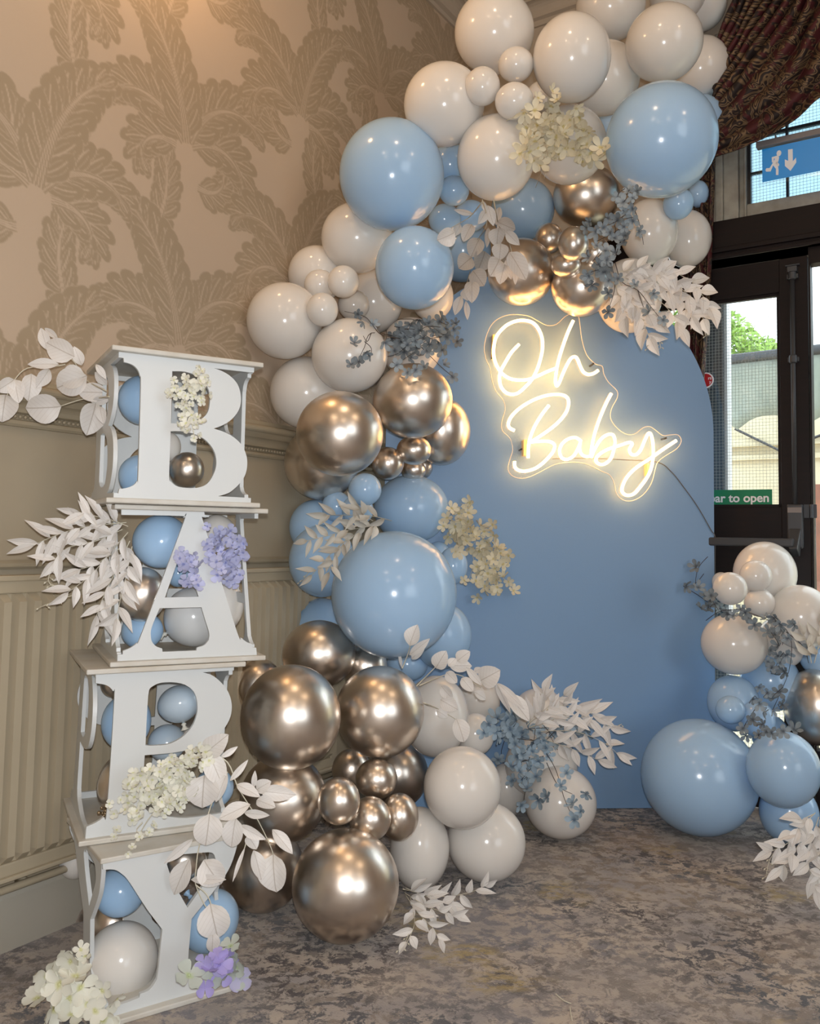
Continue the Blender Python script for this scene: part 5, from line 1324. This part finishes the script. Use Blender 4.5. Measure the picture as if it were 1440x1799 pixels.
blossoms('grey-blue blossom branch hanging between upper chrome and white balloons', 'blossom branch', GB, [(1102, 350, 24, 26, 7), (1085, 400, 44, 28, 12), (1060, 455, 32, 26, 8), (1050, 480, 30, 14, 4)],
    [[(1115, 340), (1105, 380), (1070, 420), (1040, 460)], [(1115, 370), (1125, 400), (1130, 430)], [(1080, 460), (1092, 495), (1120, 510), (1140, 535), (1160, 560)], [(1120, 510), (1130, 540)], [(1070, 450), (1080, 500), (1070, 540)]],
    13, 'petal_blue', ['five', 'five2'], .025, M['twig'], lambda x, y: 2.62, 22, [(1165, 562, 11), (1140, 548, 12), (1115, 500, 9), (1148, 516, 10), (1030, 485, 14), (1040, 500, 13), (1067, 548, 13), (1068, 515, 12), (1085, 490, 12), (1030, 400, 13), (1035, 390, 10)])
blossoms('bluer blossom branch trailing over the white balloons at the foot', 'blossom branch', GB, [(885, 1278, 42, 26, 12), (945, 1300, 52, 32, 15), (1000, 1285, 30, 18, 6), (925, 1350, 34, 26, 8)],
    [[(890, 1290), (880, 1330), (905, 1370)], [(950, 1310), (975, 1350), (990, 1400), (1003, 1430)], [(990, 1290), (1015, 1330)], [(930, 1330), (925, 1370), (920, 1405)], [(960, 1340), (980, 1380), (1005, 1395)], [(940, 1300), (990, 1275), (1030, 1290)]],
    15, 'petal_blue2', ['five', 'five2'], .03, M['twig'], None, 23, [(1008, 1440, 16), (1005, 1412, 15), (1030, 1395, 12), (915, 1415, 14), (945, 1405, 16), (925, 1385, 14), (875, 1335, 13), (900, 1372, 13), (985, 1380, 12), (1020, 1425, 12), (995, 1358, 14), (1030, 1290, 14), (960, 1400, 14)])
blossoms('grey-blue blossom twigs crawling down the door-side balloon group', 'blossom branch', GB, [(1250, 1058, 20, 16, 4), (1300, 1078, 26, 12, 5), (1370, 1110, 26, 26, 8), (1365, 1165, 26, 26, 8), (1345, 1230, 34, 30, 9), (1340, 1285, 20, 16, 3)],
    [[(1243, 978), (1228, 995), (1222, 1015), (1222, 1035)], [(1200, 1030), (1225, 1045), (1260, 1068), (1310, 1075), (1345, 1088), (1375, 1100), (1390, 1130), (1385, 1180), (1365, 1230), (1345, 1280), (1390, 1285)], [(1236, 1008), (1225, 1022), (1218, 1025)], [(1240, 1090), (1262, 1075), (1290, 1070)], [(1380, 1110), (1410, 1135), (1420, 1165)], [(1330, 1240), (1310, 1270), (1305, 1285)]],
    12, 'petal_blue', ['five', 'five2'], .02, M['twig'], None, 24, [(1222, 996, 13), (1205, 1030, 12), (1226, 1032, 12), (1240, 1046, 12), (1230, 1068, 12), (1325, 1098, 13), (1345, 1086, 9), (1395, 1098, 11), (1420, 1138, 12), (1405, 1140, 10), (1305, 1280, 12), (1310, 1292, 11), (1355, 1288, 12), (1375, 1285, 14), (1395, 1282, 14), (1322, 1265, 13)])
GC = 'cream and ivory artificial blossom sprays'
blossoms('cream blossom spray in front of the white balloons near the ceiling', 'blossom spray', GC, [(955, 215, 40, 34, 15), (985, 235, 50, 38, 20), (940, 262, 34, 28, 12), (1030, 268, 30, 20, 7)],
    [[(889, 212), (935, 193), (965, 192), (970, 205)], [(960, 270), (952, 300), (940, 330)], [(958, 300), (955, 315)]], 17, 'petal_cream', ['five', 'five2'], .02, M['stem'], None, 31, [(970, 160, 12), (978, 175, 12), (1062, 268, 12), (945, 172, 12), (1012, 190, 15), (1035, 232, 15)])
blossoms('yellow-cream blossom spray against the blue backdrop at mid height', 'blossom spray', GC, [(805, 915, 28, 34, 12), (830, 945, 38, 30, 16), (862, 985, 30, 32, 14), (862, 1022, 34, 18, 8)],
    [[(790, 900), (810, 890), (820, 882)], [(825, 960), (832, 990), (822, 1020)], [(880, 1010), (895, 1030), (905, 1038)], [(832, 995), (845, 1010)]], 13, 'petal_cream', ['five', 'five2'], .025, M['stem'], None, 32, [(825, 884, 14), (865, 922, 12), (786, 944, 14), (875, 962, 10), (893, 1022, 10), (902, 1038, 12), (872, 1040, 12), (838, 1050, 11), (815, 1020, 10), (885, 990, 10), (800, 968, 13)])
blossoms('small ivory hydrangea cluster in the upper hole of the B', 'blossom spray', GC, [(330, 690, 36, 28, 22), (335, 738, 22, 22, 10), (345, 668, 20, 14, 6)],
    [[(340, 690), (348, 665), (352, 645)], [(335, 730), (340, 760), (345, 772)]], 9, 'petal_ivory', ['four', 'four2'], .012, None, lambda x, y: 1.86, 33, [(350, 645, 7), (346, 655, 7), (355, 652, 7), (341, 770, 8), (350, 765, 7), (295, 690, 8), (320, 752, 6), (365, 672, 7)], 'hydrangea_cluster', 'floret')
blossoms('ivory hydrangea spray lying along the front of the P box', 'blossom spray', GC, [(255, 1380, 36, 30, 24), (305, 1350, 34, 24, 20), (345, 1330, 26, 18, 12), (290, 1405, 38, 26, 20), (320, 1385, 24, 26, 14), (235, 1425, 22, 16, 8)],
    [[(300, 1390), (260, 1440), (240, 1475), (225, 1500)], [(230, 1415), (205, 1430), (188, 1418)], [(250, 1445), (240, 1460), (262, 1470)]], 11, 'petal_ivory', ['four', 'four2'], .012, None, lambda x, y: 1.80, 34, [(192, 1412, 9), (200, 1430, 9), (205, 1458, 9), (200, 1470, 8), (232, 1488, 8), (245, 1470, 9), (225, 1500, 7), (262, 1462, 9), (270, 1450, 9), (212, 1405, 8)], 'hydrangea_cluster', 'floret')
blossoms('cream five-petal flowers on the carpet at the foot of the Y box', 'blossom spray', GC, [(120, 1715, 40, 34, 5), (150, 1775, 60, 22, 5)],
    [[(120, 1765), (90, 1780), (75, 1805)], [(95, 1755), (110, 1765)]], 27, 'petal_ivory', ['big', 'five'], .03, None, lambda x, y: 1.70, 35, [(65, 1755, 26), (104, 1690, 24), (100, 1728, 28), (132, 1708, 25), (122, 1755, 28), (142, 1668, 15), (150, 1680, 14), (190, 1790, 22), (180, 1740, 20), (205, 1755, 16)], 'blossom_spray', 'blossom')
blossoms('lilac hydrangea cluster beside the thick leg of the A', 'blossom spray', 'lilac artificial hydrangea clusters', [(395, 965, 36, 36, 30), (330, 985, 22, 18, 9), (402, 1005, 24, 22, 12), (340, 1020, 18, 14, 5)], [], 12, 'petal_lilac', ['four', 'four2'], .012, None, lambda x, y: 1.965 + (x - 330) * .0008, 36, [(364, 925, 9), (428, 955, 11), (403, 1022, 9)], 'hydrangea_cluster', 'floret')
blossoms('lilac and pale green hydrangea at the corner of the Y box', 'blossom spray', 'lilac artificial hydrangea clusters', [(380, 1695, 30, 26, 7), (408, 1700, 24, 26, 5)], [], 20, 'petal_mixed', ['four', 'four2'], .02, None, lambda x, y: 1.70 + (x - 330) * .0009, 37, [(332, 1714, 30), (405, 1662, 22), (420, 1720, 20), (360, 1735, 18)], 'hydrangea_cluster', 'floret')
# little gold seed head showing in the corner of the P box
mb = MB(); random.seed(4); c = P3(181, 1424, 1.93)
for k in range(16):
    q = c + Vector((rnd(-1, 1), rnd(-1, 1), rnd(-1, 1))).normalized() * .010; mb.lathe(q, (q - c).normalized(), [(-.004, .002), (.001, .0045), (.005, .001)], 6)
mb.obj('seed_head', mat('dull_gold', (.42, .32, .20, 1), .35, metal=.8), smooth=True, label='little gold seed head in the low corner of the P box', cat='ornament')
# two loose pale threads on the carpet
for k, (a, b) in enumerate((((976, 1746), (1003, 1763)), ((1001, 1770), (1005, 1793)))):
    pts = []
    for t in (0, .5, 1):
        r_ = ray(a[0] + (b[0] - a[0]) * t, a[1] + (b[1] - a[1]) * t + (3 if t == .5 else 0)); pts.append(O + r_ * (-.998 / r_.z))
    mb = MB(); mb.tube(catmull(pts, 4), .0011, 5); mb.obj('loose_thread', M['stem'], label=('longer pale thread lying on the open carpet', 'shorter pale thread lying just below the longer one')[k], cat='thread', group='loose threads on the carpet')
for _c in (M['leaf'],): pass
